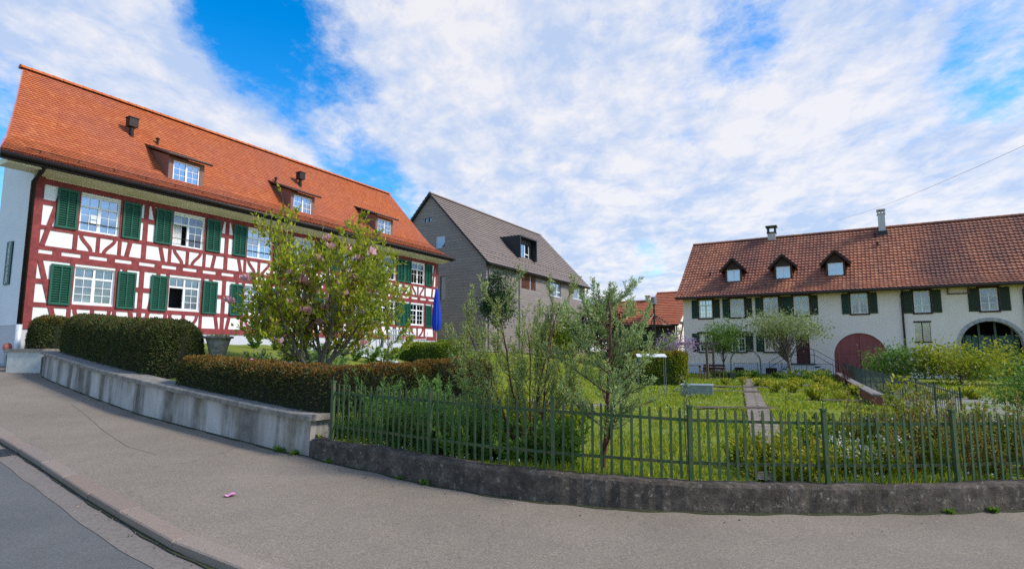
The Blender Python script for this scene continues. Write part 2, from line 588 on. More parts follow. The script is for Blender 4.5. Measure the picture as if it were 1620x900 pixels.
M['lf_feather'] = leafmat('lf_feather', [(0.11, 0.25, 0.055), (0.17, 0.33, 0.075), (0.24, 0.36, 0.06)], 0.4)
M['lf_dark'] = leafmat('lf_dark', [(0.018, 0.05, 0.018), (0.035, 0.085, 0.025), (0.05, 0.10, 0.03)], 0.2)
M['lf_lime'] = leafmat('lf_lime', [(0.20, 0.27, 0.012), (0.33, 0.36, 0.02), (0.43, 0.41, 0.028), (0.14, 0.22, 0.02)], 0.4)
M['lf_pale'] = leafmat('lf_pale', [(0.24, 0.30, 0.09), (0.33, 0.38, 0.14), (0.20, 0.27, 0.06), (0.42, 0.44, 0.25)], 0.35)
M['lf_crimson'] = leafmat('lf_crimson', [(0.065, 0.012, 0.014), (0.10, 0.02, 0.02), (0.05, 0.014, 0.012)], 0.25)
M['lf_lilac'] = leafmat('lf_lilac', [(0.36, 0.24, 0.40), (0.46, 0.33, 0.48), (0.30, 0.22, 0.30)], 0.3)
M['lf_redtip'] = leafmat('lf_redtip', [(0.34, 0.13, 0.05), (0.28, 0.28, 0.04), (0.36, 0.30, 0.06), (0.20, 0.28, 0.035), (0.16, 0.26, 0.03)], 0.35)
M['lf_grass'] = leafmat('lf_grass', [(0.19, 0.27, 0.012), (0.35, 0.39, 0.016), (0.47, 0.46, 0.03), (0.24, 0.33, 0.02)], 0.45)
M['lf_yellow'] = leafmat('lf_yellow', [(0.50, 0.40, 0.02), (0.62, 0.50, 0.04), (0.42, 0.34, 0.02)], 0.3)
M['lf_white'] = leafmat('lf_white', [(0.75, 0.75, 0.72), (0.62, 0.66, 0.55)], 0.3)


# ------------------------------------------------------------------ geometry helpers
class MB:
    """collects faces, builds ONE mesh"""
    def __init__(self):
        self.v, self.f, self.mi, self.sm = [], [], [], []
        self.cur = 0
        self.smooth = False

    def add(self, vs, fs):
        o = len(self.v)
        self.v.extend([tuple(x) for x in vs])
        for f in fs:
            self.f.append(tuple(o + i for i in f))
            self.mi.append(self.cur)
            self.sm.append(self.smooth)

    def box(self, x0, x1, y0, y1, z0, z1):
        self.add([(x0, y0, z0), (x1, y0, z0), (x1, y1, z0), (x0, y1, z0), (x0, y0, z1), (x1, y0, z1), (x1, y1, z1), (x0, y1, z1)],
                 [(0, 3, 2, 1), (4, 5, 6, 7), (0, 1, 5, 4), (1, 2, 6, 5), (2, 3, 7, 6), (3, 0, 4, 7)])

    def bar(self, a, b, w, d, up=(0, 0, 1)):
        """rectangular bar from a to b; w across, d along the 'up' side"""
        a, b = Vector(a), Vector(b)
        t = (b - a).normalized()
        upv = Vector(up)
        s = t.cross(upv)
        if s.length < 1e-5:
            s = t.cross(Vector((1, 0, 0)))
        s.normalize()
        n = s.cross(t).normalized()
        vs = []
        for p in (a, b):
            for i, j in ((-1, -1), (1, -1), (1, 1), (-1, 1)):
                vs.append(p + s * (i * w / 2) + n * (j * d / 2))
        self.add(vs, [(3, 2, 1, 0), (4, 5, 6, 7), (0, 1, 5, 4), (1, 2, 6, 5), (2, 3, 7, 6), (3, 0, 4, 7)])

    def tube(self, pts, rad, n=6, cap=True):
        pts = [Vector(p) for p in pts]
        if isinstance(rad, (int, float)):
            rad = [rad] * len(pts)
        rings = []
        ref = None
        for k, p in enumerate(pts):
            t = (pts[min(k + 1, len(pts) - 1)] - pts[max(k - 1, 0)])
            if t.length < 1e-9:
                t = Vector((0, 0, 1))
            t.normalize()
            if ref is None:
                ref = t.orthogonal().normalized()
            s = (ref - t * ref.dot(t))
            if s.length < 1e-4:
                s = t.orthogonal()
            s.normalize()
            ref = s
            q = t.cross(s)
            rings.append([p + (s * math.cos(2 * math.pi * i / n) + q * math.sin(2 * math.pi * i / n)) * rad[k] for i in range(n)])
        vs = [v for r in rings for v in r]
        fs = []
        for k in range(len(pts) - 1):
            for i in range(n):
                j = (i + 1) % n
                fs.append((k * n + i, k * n + j, (k + 1) * n + j, (k + 1) * n + i))
        if cap:
            fs.append(tuple(range(n - 1, -1, -1)))
            fs.append(tuple((len(pts) - 1) * n + i for i in range(n)))
        self.add(vs, fs)

    def lathe(self, prof, c=(0, 0, 0), n=16):
        """prof: list of (r, z)"""
        vs, fs = [], []
        for r, z in prof:
            for i in range(n):
                a = 2 * math.pi * i / n
                vs.append((c[0] + r * math.cos(a), c[1] + r * math.sin(a), c[2] + z))
        for k in range(len(prof) - 1):
            for i in range(n):
                j = (i + 1) % n
                fs.append((k * n + i, k * n + j, (k + 1) * n + j, (k + 1) * n + i))
        fs.append(tuple(range(n - 1, -1, -1)))
        fs.append(tuple((len(prof) - 1) * n + i for i in range(n)))
        self.add(vs, fs)

    def prism(self, poly, axis, a, b):
        """poly of 2D points extruded along axis ('x','y','z') from a to b"""
        def P(u, v, w):
            return {'x': (w, u, v), 'y': (u, w, v), 'z': (u, v, w)}[axis]
        n = len(poly)
        vs = [P(u, v, a) for u, v in poly] + [P(u, v, b) for u, v in poly]
        fs = [tuple(range(n)), tuple(range(2 * n - 1, n - 1, -1))]
        for i in range(n):
            j = (i + 1) % n
            fs.append((i, i + n, j + n, j))
        self.add(vs, fs)

    def quad(self, a, b, c, d):
        self.add([a, b, c, d], [(0, 1, 2, 3)])

    def mesh(self, name, mats):
        me = bpy.data.meshes.new(name)
        me.from_pydata(self.v, [], self.f)
        for m in (mats if isinstance(mats, (list, tuple)) else [mats]):
            me.materials.append(m)
        me.polygons.foreach_set('material_index', self.mi)
        me.polygons.foreach_set('use_smooth', self.sm)
        me.update()
        return me

    def build(self, name, mats, parent=None, loc=None, rotz=0):
        return inst(name, self.mesh(name, mats), parent, loc, rotz)


def inst(name, me, parent=None, loc=None, rotz=0):
    o = bpy.data.objects.new(name, me)
    col.objects.link(o)
    if parent is not None:
        o.parent = parent
    if loc is not None:
        o.location = loc
    if rotz:
        o.rotation_euler = (0, 0, rotz)
    return o


def npmesh(name, V, F, mats, mi=None, smooth=False):
    """V (n,3), F (m,k) arrays -> mesh"""
    V = np.asarray(V, np.float32)
    F = np.asarray(F, np.int32)
    k = F.shape[1]
    me = bpy.data.meshes.new(name)
    me.vertices.add(len(V))
    me.vertices.foreach_set('co', V.ravel())
    me.loops.add(F.size)
    me.loops.foreach_set('vertex_index', F.ravel())
    me.polygons.add(len(F))
    me.polygons.foreach_set('loop_start', np.arange(0, F.size, k, dtype=np.int32))
    for m in (mats if isinstance(mats, (list, tuple)) else [mats]):
        me.materials.append(m)
    if mi is not None:
        me.polygons.foreach_set('material_index', np.asarray(mi, np.int32))
    if smooth:
        me.polygons.foreach_set('use_smooth', np.ones(len(F), bool))
    me.update(calc_edges=True)
    me.validate()
    return me


def norm(a):
    return a / np.maximum(np.linalg.norm(a, axis=1, keepdims=True), 1e-9)


def leaves(P, D, L, W, fold=0.25):
    """diamond leaves: P base points, D directions, L lengths, W widths -> V, F (two triangles-ish quads per leaf)"""
    n = len(P)
    D = norm(D)
    rnd_ = norm(rng.normal(size=(n, 3)))
    S = norm(np.cross(D, rnd_))
    Nn = np.cross(S, D)
    L = np.broadcast_to(np.asarray(L, float), (n,))[:, None]
    W = np.broadcast_to(np.asarray(W, float), (n,))[:, None]
    base = P
    mid = P + D * L * 0.45
    l = mid + S * W * 0.5 + Nn * W * fold
    r = mid - S * W * 0.5 + Nn * W * fold
    tip = P + D * L
    V = np.stack([base, r, tip, l], 1).reshape(-1, 3)
    F = np.arange(4 * n).reshape(n, 4)
    return V, F


def leafmesh(name, P, D, L, W, mats, mi=None, fold=0.25):
    V, F = leaves(np.asarray(P, float), np.asarray(D, float), L, W, fold)
    return npmesh(name, V, F, mats, mi)


def thing(name, label, cat, loc=(0, 0, 0), rotz=0, group=None):
    o = bpy.data.objects.new(name, None)
    o.empty_display_size = 0.2
    col.objects.link(o)
    o.location = loc
    o.rotation_euler = (0, 0, rotz)
    tag(o, label, cat, group)
    return o


def tag(o, label, cat, group=None):
    o['label'] = label
    o['category'] = cat
    if group:
        o['group'] = group
    return o


def structure(o):
    o['kind'] = 'structure'
    return o


# ------------------------------------------------------------------ where things stand
def road_z(x, y):
    return -0.0275 * x + 0.049 * y - 0.197


WALL = [(-60, 45.0), (-25, 24.4), (-16.0, 18.75), (-13.45, 16.37), (-12.28, 15.23), (-8.75, 12.14), (-6.69, 10.41), (-5.17, 9.33), (-3.67, 8.28), (-3.18, 7.93), (-2.64, 7.63),
        (-2.41, 7.45), (-1.57, 6.93), (-1.0, 6.56), (-0.33, 6.22), (0.38, 5.98), (1.19, 5.85), (1.80, 5.82), (2.43, 5.84), (3.25, 5.91), (4.10, 6.00), (4.72, 6.09), (5.37, 6.21),
        (6.5, 6.42), (8.5, 6.9), (12, 8.0), (30, 14.0), (80, 30.0)]
_wx = np.array([p[0] for p in WALL])
_wy = np.array([p[1] for p in WALL])


def wall_y(x):
    return np.interp(x, _wx, _wy)


KERB = [(-60, 48.0 - 2.8), (-30, 26.0 - .4), (-12.0, 11.96), (-7.30, 8.30), (-5.71, 7.06), (-4.22, 5.87), (-3.10, 5.02), (-2.47, 4.57), (-1.94, 4.27), (-1.2, 3.93), (-0.4, 3.66), (0.8, 3.4), (2.2, 3.25), (4, 3.2), (7, 3.35), (12, 4.0), (30, 8.0)]
_kx = np.array([p[0] for p in KERB])
_ky = np.array([p[1] for p in KERB])


def kerb_y(x):
    return np.interp(x, _kx, _ky)


def sstep(t):
    t = np.clip(t, 0, 1)
    return t * t * (3 - 2 * t)


WALLTOP = [(-13.45, 1.64), (-12.28, 1.55), (-8.75, 1.26), (-6.69, 1.11), (-5.17, 0.98), (-3.67, 0.86), (-2.64, 0.78)]
LOWTOP = [(-2.64, 0.48), (-1.57, 0.455), (-1.0, 0.44), (-0.33, 0.41), (0.38, 0.385), (1.19, 0.345), (1.8, 0.31), (2.43, 0.29), (3.25, 0.265), (4.1, 0.245), (5.37, 0.23), (8.5, 0.16), (12, 0.10)]


def cap_z(x):
    return np.where(x < -2.64, np.interp(x, [p[0] for p in WALLTOP], [p[1] for p in WALLTOP]), np.interp(x, [p[0] for p in LOWTOP], [p[1] for p in LOWTOP]))


def garden_z(x, y):
    x = np.asarray(x, float)
    y = np.asarray(y, float)
    q = 0.863 * x - 0.505 * y
    p = 0.505 * x + 0.863 * y
    q0 = 2 + np.clip(p - 6, 0, 40) * 0.30
    base = 0.20 - 0.12 * sstep((p - 8) / 25)
    z = base + 1.62 * sstep((-q - q0) / 12.5)
    # near the street walls the soil lies just under their tops
    dist = y - wall_y(x)
    near = cap_z(x) - 0.10 - 0.05 * (x < -2.64)
    k = 1 - sstep(dist / 3.0)
    return z * (1 - k) + np.maximum(near, z * 0 + near) * k


LH = (-16.035, 19.0, 0.0)      # corner of the half timbered house
A1 = math.atan2(0.8634, 0.5045)
RH = (12.506, 41.526, 0.0)     # left corner of the farmhouse
A2 = math.atan2(-0.5045, 0.8634)
GH = (-1.946, 42.0, 0.0)       # near corner of the grey house
Uv = Vector((0.5045, 0.8634, 0))
Vv = Vector((0.8634, -0.5045, 0))


def lh(s, w=0, z=0):
    """local house coordinates -> world (left house)"""
    return (LH[0] + Uv.x * s - Vv.x * w, LH[1] + Uv.y * s - Vv.y * w, z)


def rh(s, w=0, z=0):
    return (RH[0] + Vv.x * s + Uv.x * w, RH[1] + Vv.y * s + Uv.y * w, z)


def strip(name, xs, lo, hi, nrow, zf, mat):
    """sheet between two curves y=lo(x) and y=hi(x)"""
    V, F = [], []
    for x in xs:
        a, b = lo(x), hi(x)
        for j in range(nrow + 1):
            y = a + (b - a) * j / nrow
            V.append((x, y, float(zf(x, y))))
    n = nrow + 1
    for i in range(len(xs) - 1):
        for j in range(nrow):
            F.append((i * n + j, (i + 1) * n + j, (i + 1) * n + j + 1, i * n + j + 1))
    me = npmesh(name, V, F, mat, smooth=True)
    return structure(inst(name, me))


# ---- ground sheets
def path_offset(poly, d):
    """polyline shifted to its left by d"""
    out = []
    for k, p in enumerate(poly):
        a = Vector(poly[max(k - 1, 0)][:2])
        b = Vector(poly[min(k + 1, len(poly) - 1)][:2])
        t = (b - a).normalized()
        out.append((p[0] - t.y * d, p[1] + t.x * d))
    return out


def build_ground():
    xs = [-60, -45, -30, -22, -18, -16] + list(np.arange(-14, 13, 0.5)) + [14, 18, 24, 30]
    strip('pavement', xs, lambda x: kerb_y(x) + 0.10, lambda x: wall_y(x) + 0.12, 8, road_z, M['pavement'])
    # road, lower than the pavement by the kerb
    strip('road', [-60, -45, -30, -20, -12, -8, -6, -4, -2, 0, 2, 5, 10, 20, 30], lambda x: kerb_y(x) - 14, lambda x: kerb_y(x) + 0.05, 4, lambda x, y: road_z(x, y) - 0.075, M['road'])
    # gutter strip of worn stone
    xs2 = list(np.arange(-22, 9, 0.15))
    strip('gutter_strip', xs2, lambda x: kerb_y(x) - 0.30 - 0.010 * math.sin(x * 3.1) - 0.008 * math.sin(x * 7.7), lambda x: kerb_y(x) - 0.0, 3, lambda x, y: road_z(x, y) - 0.071, M['gutter_stone'])
    # kerb stones
    mb = MB()
    pts = []
    for x in np.arange(-22, 9, 0.02):
        pts.append(Vector((x, float(kerb_y(x)))))
    acc, start = 0.0, 0
    r2 = random.Random(3)
    tgt = r2.uniform(0.8, 1.1)
    for k in range(1, len(pts)):
        acc += (pts[k] - pts[k - 1]).length
        if acc >= tgt:
            a, b = pts[start], pts[k]
            t = (b - a).normalized()
            nn = Vector((-t.y, t.x))
            a2, b2 = a + t * 0.006, b - t * 0.006
            w = 0.17 + r2.uniform(-.012, .02)
            ins = r2.uniform(-.006, .010)
            q = [a2 - nn * ins, b2 - nn * ins, b2 + nn * w, a2 + nn * w]
            dz = r2.uniform(0.000, 0.005)
            e = 0.012
            qi = [a2 + nn * (e - ins) + t * e, b2 + nn * (e - ins) - t * e, b2 + nn * (w - e) - t * e, a2 + nn * (w - e) + t * e]
            vs = [(p.x, p.y, road_z(p.x, p.y) - 0.16) for p in q] + [(p.x, p.y, road_z(p.x, p.y) + dz - 0.010) for p in q] + [(p.x, p.y, road_z(p.x, p.y) + dz) for p in qi]
            mb.add(vs, [(0, 1, 5, 4), (1, 2, 6, 5), (2, 3, 7, 6), (3, 0, 4, 7), (4, 5, 9, 8), (5, 6, 10, 9), (6, 7, 11, 10), (7, 4, 8, 11), (8, 9, 10, 11)])
            start, acc = k, 0.0
            tgt = r2.uniform(0.8, 1.1)
    structure(mb.build('kerb', M['kerb']))
    # mossy joint at the foot of the kerb
    strip('kerb_joint', list(np.arange(-22, 9, 0.1)), lambda x: kerb_y(x) - 0.035 - 0.018 * math.sin(x * 9.7) * math.sin(x * 3.3), lambda x: kerb_y(x) + 0.004, 1, lambda x, y: road_z(x, y) - 0.060, M['joint_moss'])
    # dirt gathered at the foot of the walls and the edge of an old repair
    strip('wall_foot_dirt', list(np.arange(-13.0, 12, 0.08)), lambda x: wall_y(x) - 0.055 - 0.03 * math.sin(x * 8.7) * math.sin(x * 2.9), lambda x: wall_y(x) + 0.03, 1, lambda x, y: road_z(x, y) + 0.004, M['joint_moss'])
    mb = MB()
    seam = [(-8.6, 11.3), (-7.4, 10.1), (-6.3, 8.95), (-5.2, 7.9), (-4.55, 7.5)]
    for a, b in zip(seam, seam[1:]):
        n = 6
        for k in range(n):
            p, q = [Vector(a).lerp(Vector(b), f) for f in (k / n, (k + 1) / n)]
            t = (q - p).normalized() * .004
            mb.quad(*[(u.x, u.y, road_z(u.x, u.y) + .004) for u in (p + Vector((t.y, -t.x)), q + Vector((t.y, -t.x)), q - Vector((t.y, -t.x)), p - Vector((t.y, -t.x)))])
    structure(mb.build('pavement_seam', M['seam']))
    # garden terrain
    V, F = [], []
    gx = np.concatenate([np.arange(-60, -20, 4), np.arange(-20, 14, 0.4), np.arange(14, 40, 1.5), np.arange(40, 90, 6)])
    t = np.concatenate([[0, .03, .08, .15], np.arange(.3, 8, .3), np.arange(8, 40, 1.0), np.arange(40, 130, 8)])
    for x in gx:
        y0 = float(wall_y(x)) + 0.14
        ys = y0 + t
        zs = garden_z(np.full_like(ys, x), ys) + 0.03 * np.sin(x * 2.3 + ys * 1.1) * np.sin(ys * 1.9)
        for y, z in zip(ys, zs):
            V.append((x, y, float(z)))
    n = len(t)
    for i in range(len(gx) - 1):
        for j in range(n - 1):
            F.append((i * n + j, (i + 1) * n + j, (i + 1) * n + j + 1, i * n + j + 1))
    me = npmesh('garden_ground', V, F, M['garden'], smooth=True)
    structure(inst('garden_ground', me))
    # wide land sheet below everything, out to the horizon
    mb = MB()
    mb.quad((-900, -900, -4.0), (900, -900, -4.0), (900, 1500, -4.0), (-900, 1500, -4.0))
    structure(mb.build('ground', M['garden']))
    # paths
    def ribbon(name, pts, w, mat, lift=0.02):
        mb = MB()
        L_, R_ = path_offset(pts, w / 2), path_offset(pts, -w / 2)
        for k in range(len(pts) - 1):
            q = []
            for p in (L_[k], R_[k], R_[k + 1], L_[k + 1]):
                q.append((p[0], p[1], float(garden_z(p[0], p[1])) + lift + 0.03))
            mb.quad(*q)
        return structure(mb.build(name, mat))
    pp = [(2.9 + (13.6 - 2.9) * k / 40, 6.3 + (33.4 - 6.3) * k / 40) for k in range(41)]
    mp = Mat('path_slabs')
    c = mp.ramp(mp.noise(5, 6, 0.65), [(0.3, (0.15, 0.12, 0.09)), (0.7, (0.34, 0.27, 0.22))])
    br = mp.N.new('ShaderNodeTexBrick')
    br.inputs['Scale'].default_value = 1.0
    br.inputs['Brick Width'].default_value = 0.55
    br.inputs['Row Height'].default_value = 0.45
    br.inputs['Mortar Size'].default_value = 0.03
    br.inputs['Color1'].default_value = (1, 1, 1, 1)
    br.inputs['Color2'].default_value = (0.8, 0.8, 0.8, 1)
    br.inputs['Mortar'].default_value = (0.35, 0.42, 0.2, 1)
    mp.L.new(mp.mapped(rot=(0, 0, R(22))), br.inputs['Vector'])
    mp.color(mp.mix(1.0, c, br.outputs['Color'], 'MULTIPLY'))
    ribbon('garden_path', pp, 0.50, mp.m)
    # gravel terrace before the half timbered house and its diagonal path
    ter = [lh(s, -1.6) for s in np.arange(2, 27, 0.8)]
    ribbon('terrace', [p[:2] for p in ter], 2.4, M['stone'])
    ribbon('terrace_path', [(-4.6 + 3.8 * k / 12, 17.6 - 1.5 * k / 12) for k in range(13)], 0.9, M['concrete_pale'])
    ribbon('side_path', [(-.2 + 3.0 * k / 14, 13.2 + 1.6 * k / 14) for k in range(15)], 0.9, mp.m)
    # driveway to the red gate
    mdr = Mat('driveway_gravel')
    g = mdr.ramp(mdr.noise(0.9, 6, 0.7), [(0.42, (0.24, 0.22, 0.185)), (0.60, (0.12, 0.17, 0.03))])
    sp = mdr.ramp(mdr.noise(60, 3, 0.7), [(0.3, 0.7), (0.7, 1.25)])
    mdr.color(mdr.mix(1.0, g, sp, 'MULTIPLY'))
    dv = [(22.5 - 14.0 * k / 30, 36.2 - 27.5 * k / 30) for k in range(31)]
    ribbon('driveway', dv, 3.2, mdr.m)


build_ground()


# ------------------------------------------------------------------ windows, shutters, tiles, walls
CACHE = {}


def window_meshes(w, h, style):
    key = (round(w, 3), round(h, 3), style)
    if key in CACHE:
        return CACHE[key]
    fr, gl = MB(), MB()
    t = 0.055
    hw = w / 2
    fr.box(-hw, hw, 0.0, 0.07, 0, t)
    fr.box(-hw, hw, 0.0, 0.07, h - t, h)
    fr.box(-hw, -hw + t, 0.001, 0.069, t, h - t)
    fr.box(hw - t, hw, 0.001, 0.069, t, h - t)
    m = 0.02
    if style in ('swiss', 'swiss_open', 'cross', 'cross_plain'):
        zt = h * 0.70
        fr.box(-hw + t, hw - t, -0.004, 0.066, zt - 0.035, zt + 0.035)
        fr.box(-0.035, 0.035, 0.002, 0.064, t, zt - 0.035)
        fr.box(-0.035, 0.035, 0.002, 0.064, zt + 0.035, h - t)
        for sx in (-1, 1):
            cx = sx * (hw - t + 0.035) / 2
            half = (hw - t - 0.035) / 2
            if style == 'swiss_open' and sx < 0:
                fr.box(cx - m / 2, cx + m / 2, 0.016, 0.046, zt + 0.035, h - t)
                # the leaf swung into the room
                for z in [t + (zt - .035 - t) * q for q in (0.02, .33, .66, .98)]:
                    fr.box(-hw + t + .005, -hw + t + .03, .08, .08 + 2 * half, z - .012, z + .012)
                for yy in (.08, .08 + half, .08 + 2 * half):
                    fr.box(-hw + t + .004, -hw + t + .031, yy, yy + .03, t, zt - .035)
                continue
            # sash border
            for a, b in ((cx - half, cx - half + 0.022), (cx + half - 0.022, cx + half)):
                fr.box(a, b, 0.012, 0.055, t, zt - 0.035)
            fr.box(cx - m / 2, cx + m / 2, 0.016, 0.046, t, zt - 0.035)
            if style != 'cross_plain':
                for k in (1, 2):
                    z = t + (zt - 0.035 - t) * k / 3
                    fr.box(cx - half + 0.022, cx - m / 2, 0.018, 0.044, z - m / 2, z + m / 2)
                    fr.box(cx + m / 2, cx + half - 0.022, 0.018, 0.044, z - m / 2, z + m / 2)
            fr.box(cx - m / 2, cx + m / 2, 0.016, 0.046, zt + 0.035, h - t)
    elif style == 'casement':
        fr.box(-0.04, 0.04, -0.003, 0.066, t, h - t)
    elif style == 'casement_bars':
        fr.box(-0.04, 0.04, -0.003, 0.066, t, h - t)
        for sx in (-1, 1):
            cx = sx * (hw - t + 0.04) / 2
            half = (hw - t - 0.04) / 2
            fr.box(cx - m / 2, cx + m / 2, 0.016, 0.046, t, h - t)
            for k in (1, 2):
                z = t + (h - 2 * t) * k / 3
                fr.box(cx - half, cx - m / 2, 0.018, 0.044, z - m / 2, z + m / 2)
                fr.box(cx + m / 2, cx + half, 0.018, 0.044, z - m / 2, z + m / 2)
    elif style == 'modern':
        x = hw * 0.28
        fr.box(x - 0.05, x + 0.05, -0.003, 0.066, t, h - t)
        fr.box(x + 0.05, hw - t, -0.002, 0.064, h * 0.30, h * 0.30 + 0.08)
    elif style == 'barn':
        fr.box(-0.03, 0.03, -0.003, 0.066, t, h - t)
        for sx in (-1, 1):
            cx = sx * (hw - t + 0.03) / 2
            half = (hw - t - 0.03) / 2
            for k in (1, 2):
                z = t + (h - 2 * t) * k / 3
                fr.box(cx - half, cx + half, 0.014, 0.05, z - .014, z + .014)
    if style == 'swiss_open':
        gl.box(0, hw - t * 0.6, 0.030, 0.034, t * 0.6, h * .7)
        gl.box(-hw + t * 0.6, hw - t * 0.6, 0.030, 0.034, h * .7, h - t * 0.6)
    else:
        gl.box(-hw + t * 0.6, hw - t * 0.6, 0.030, 0.034, t * 0.6, h - t * 0.6)
    CACHE[key] = (fr, gl)
    return CACHE[key]


MESHES = {}


def shared(key, fn):
    if key not in MESHES:
        MESHES[key] = fn()
    return MESHES[key]


def curtain_mb(w, h, side):
    mb = MB()
    mb.smooth = True
    n = 24
    vs = []
    x0, x1 = {'l': (-w / 2 + .03, -w * 0.12), 'r': (w * 0.14, w / 2 - .03), 'lw': (-w / 2 + .03, -0.02), 'rw': (0.02, w / 2 - .03)}[side]
    for k in range(n + 1):
        x = x0 + (x1 - x0) * k / n
        y = 0.17 + 0.03 * math.sin(k * 1.9) + .008 * math.sin(k * 4.3)
        vs += [(x, y, 0.05), (x, y + .01, h - .05)]
    mb.add(vs, [(2 * k, 2 * k + 2, 2 * k + 3, 2 * k + 1) for k in range(n)])
    return mb


def add_window(root, cx, z0, w, h, style, y=0.07, frame='white_paint', glass='glass', sill=None, bar=False, curtains=(), cmat='curtain', papers=False, name='window', rot=0, open_left=False):
    fr, gl = window_meshes(w, h, style)
    f = inst(name, shared(('fr', w, h, style, frame), lambda: fr.mesh('window', M[frame])), root, (cx, y, z0))
    inst('pane', shared(('gl', w, h, style, glass), lambda: gl.mesh('pane', M[glass])), f)
    if sill:
        def mk():
            mb = MB()
            mb.box(-w / 2 - 0.06, w / 2 + 0.06, -0.13, 0.0, -0.075, -0.003)
            return mb.mesh('sill', M[sill])
        inst('sill', shared(('sill', w, sill), mk), f)
    if bar:
        def mk2():
            mb = MB()
            mb.tube([(-w / 2 - .03, -0.045, h * 0.24), (w / 2 + .03, -0.045, h * 0.24)], 0.014, 6)
            return mb.mesh('guard_bar', M['iron'])
        inst('guard_bar', shared(('bar', w, h), mk2), f)
    for c in curtains:
        inst('curtain', shared(('cur', w, h, c, cmat), lambda: curtain_mb(w, h, c).mesh('curtain', M[cmat])), f)
    if papers:
        mb = MB()
        mb.box(-w * .20, -w * .06, 0.020, 0.022, h * 0.38, h * 0.50)
        mb.box(-w * .20, -w * .06, 0.020, 0.022, h * 0.24, h * 0.34)
        mb.build('paper_notice', M['paper'], f)
    return f


def shutter_mesh(w, h, kind):
    mb = MB()
    if kind == 'louvre':
        t = 0.07
        mb.box(0, t, 0, .04, 0, h)
        mb.box(w - t, w, 0, .04, 0, h)
        for z in (0, h - .08):
            mb.box(t, w - t, .001, .039, z, z + .08)
        mb.box(w / 2 - .02, w / 2 + .02, .002, .038, .08, h - .08)
        n = 15
        for half in ((t, w / 2 - .02), (w / 2 + .02, w - t)):
            for k in range(n):
                z = .08 + (h - .16) * (k + .5) / n
                mb.bar((half[0], .02, z), (half[1], .02, z), .055, .010, (0, 0.75, 1.0))
        mb.box(t, w - t, .036, .038, .08, h - .08)
    else:
        n = 4
        for k in range(n):
            mb.box(w * k / n + .004, w * (k + 1) / n - .004, 0.0 + .002 * (k % 2), .03, 0, h)
        for z in (h * .15, h * .8):
            mb.box(.02, w - .02, -.022, 0.0 - .0005, z, z + .09)
    return mb


def add_shutter(root, x, z, w, h, kind, mat, y=-0.045, tilt=0):
    me = shared(('sh', w, h, kind, mat), lambda: shutter_mesh(w, h, kind).mesh('shutter', M[mat]))
    return inst('shutter', me, root, (x, y, z), tilt)


def wall_faces(mb, x0, x1, z0, z1, y, openings, reveal=0.22):
    xs = sorted({x0, x1} | {v for o in openings for v in (o[0], o[1])})
    zs = sorted({z0, z1} | {v for o in openings for v in (o[2], o[3])})
    for i in range(len(xs) - 1):
        for j in range(len(zs) - 1):
            cx, cz = (xs[i] + xs[i + 1]) / 2, (zs[j] + zs[j + 1]) / 2
            if any(o[0] < cx < o[1] and o[2] < cz < o[3] for o in openings):
                continue
            mb.quad((xs[i], y, zs[j]), (xs[i + 1], y, zs[j]), (xs[i + 1], y, zs[j + 1]), (xs[i], y, zs[j + 1]))
    for o in openings:
        a, b, c, d = o[:4]
        yr = y + reveal
        mb.quad((a, y, c), (b, y, c), (b, yr, c), (a, yr, c))
        mb.quad((a, y, d), (a, yr, d), (b, yr, d), (b, y, d))
        mb.quad((a, y, c), (a, yr, c), (a, yr, d), (a, y, d))
        mb.quad((b, y, c), (b, y, d), (b, yr, d), (b, yr, c))


def arch_fill(mb, x0, x1, zs, zt, y, reveal=0.25, n=28):
    """corner fill of an arched opening whose bounding box is x0..x1, top zt; springing at zs; plus its inner face"""
    c, r, hh = (x0 + x1) / 2, (x1 - x0) / 2, zt - zs
    P = [(c - r * math.cos(math.pi * k / n), zs + hh * math.sin(math.pi * k / n)) for k in range(n + 1)]
    for k in range(n):
        a, b = P[k], P[k + 1]
        mb.quad((a[0], y, a[1]), (b[0], y, b[1]), (b[0], y, zt), (a[0], y, zt))
        mb.quad((a[0], y, a[1]), (a[0], y + reveal, a[1]), (b[0], y + reveal, b[1]), (b[0], y, b[1]))
    return P


class Profile:
    """front roof slope: list of (w, z) from eave to ridge"""
    def __init__(self, pts):
        self.p = [Vector(q) for q in pts]
        self.d = [0]
        for a, b in zip(self.p, self.p[1:]):
            self.d.append(self.d[-1] + (b - a).length)
        self.len = self.d[-1]

    def at(self, d):
        if d <= 0:
            t = (self.p[1] - self.p[0]).normalized()
            return self.p[0] + t * d, t
        for k in range(len(self.d) - 1):
            if d <= self.d[k + 1] or k == len(self.d) - 2:
                t = (self.p[k + 1] - self.p[k]).normalized()
                return self.p[k] + t * (d - self.d[k]), t

    def z(self, w):
        return float(np.interp(w, [q.x for q in self.p], [q.y for q in self.p]))


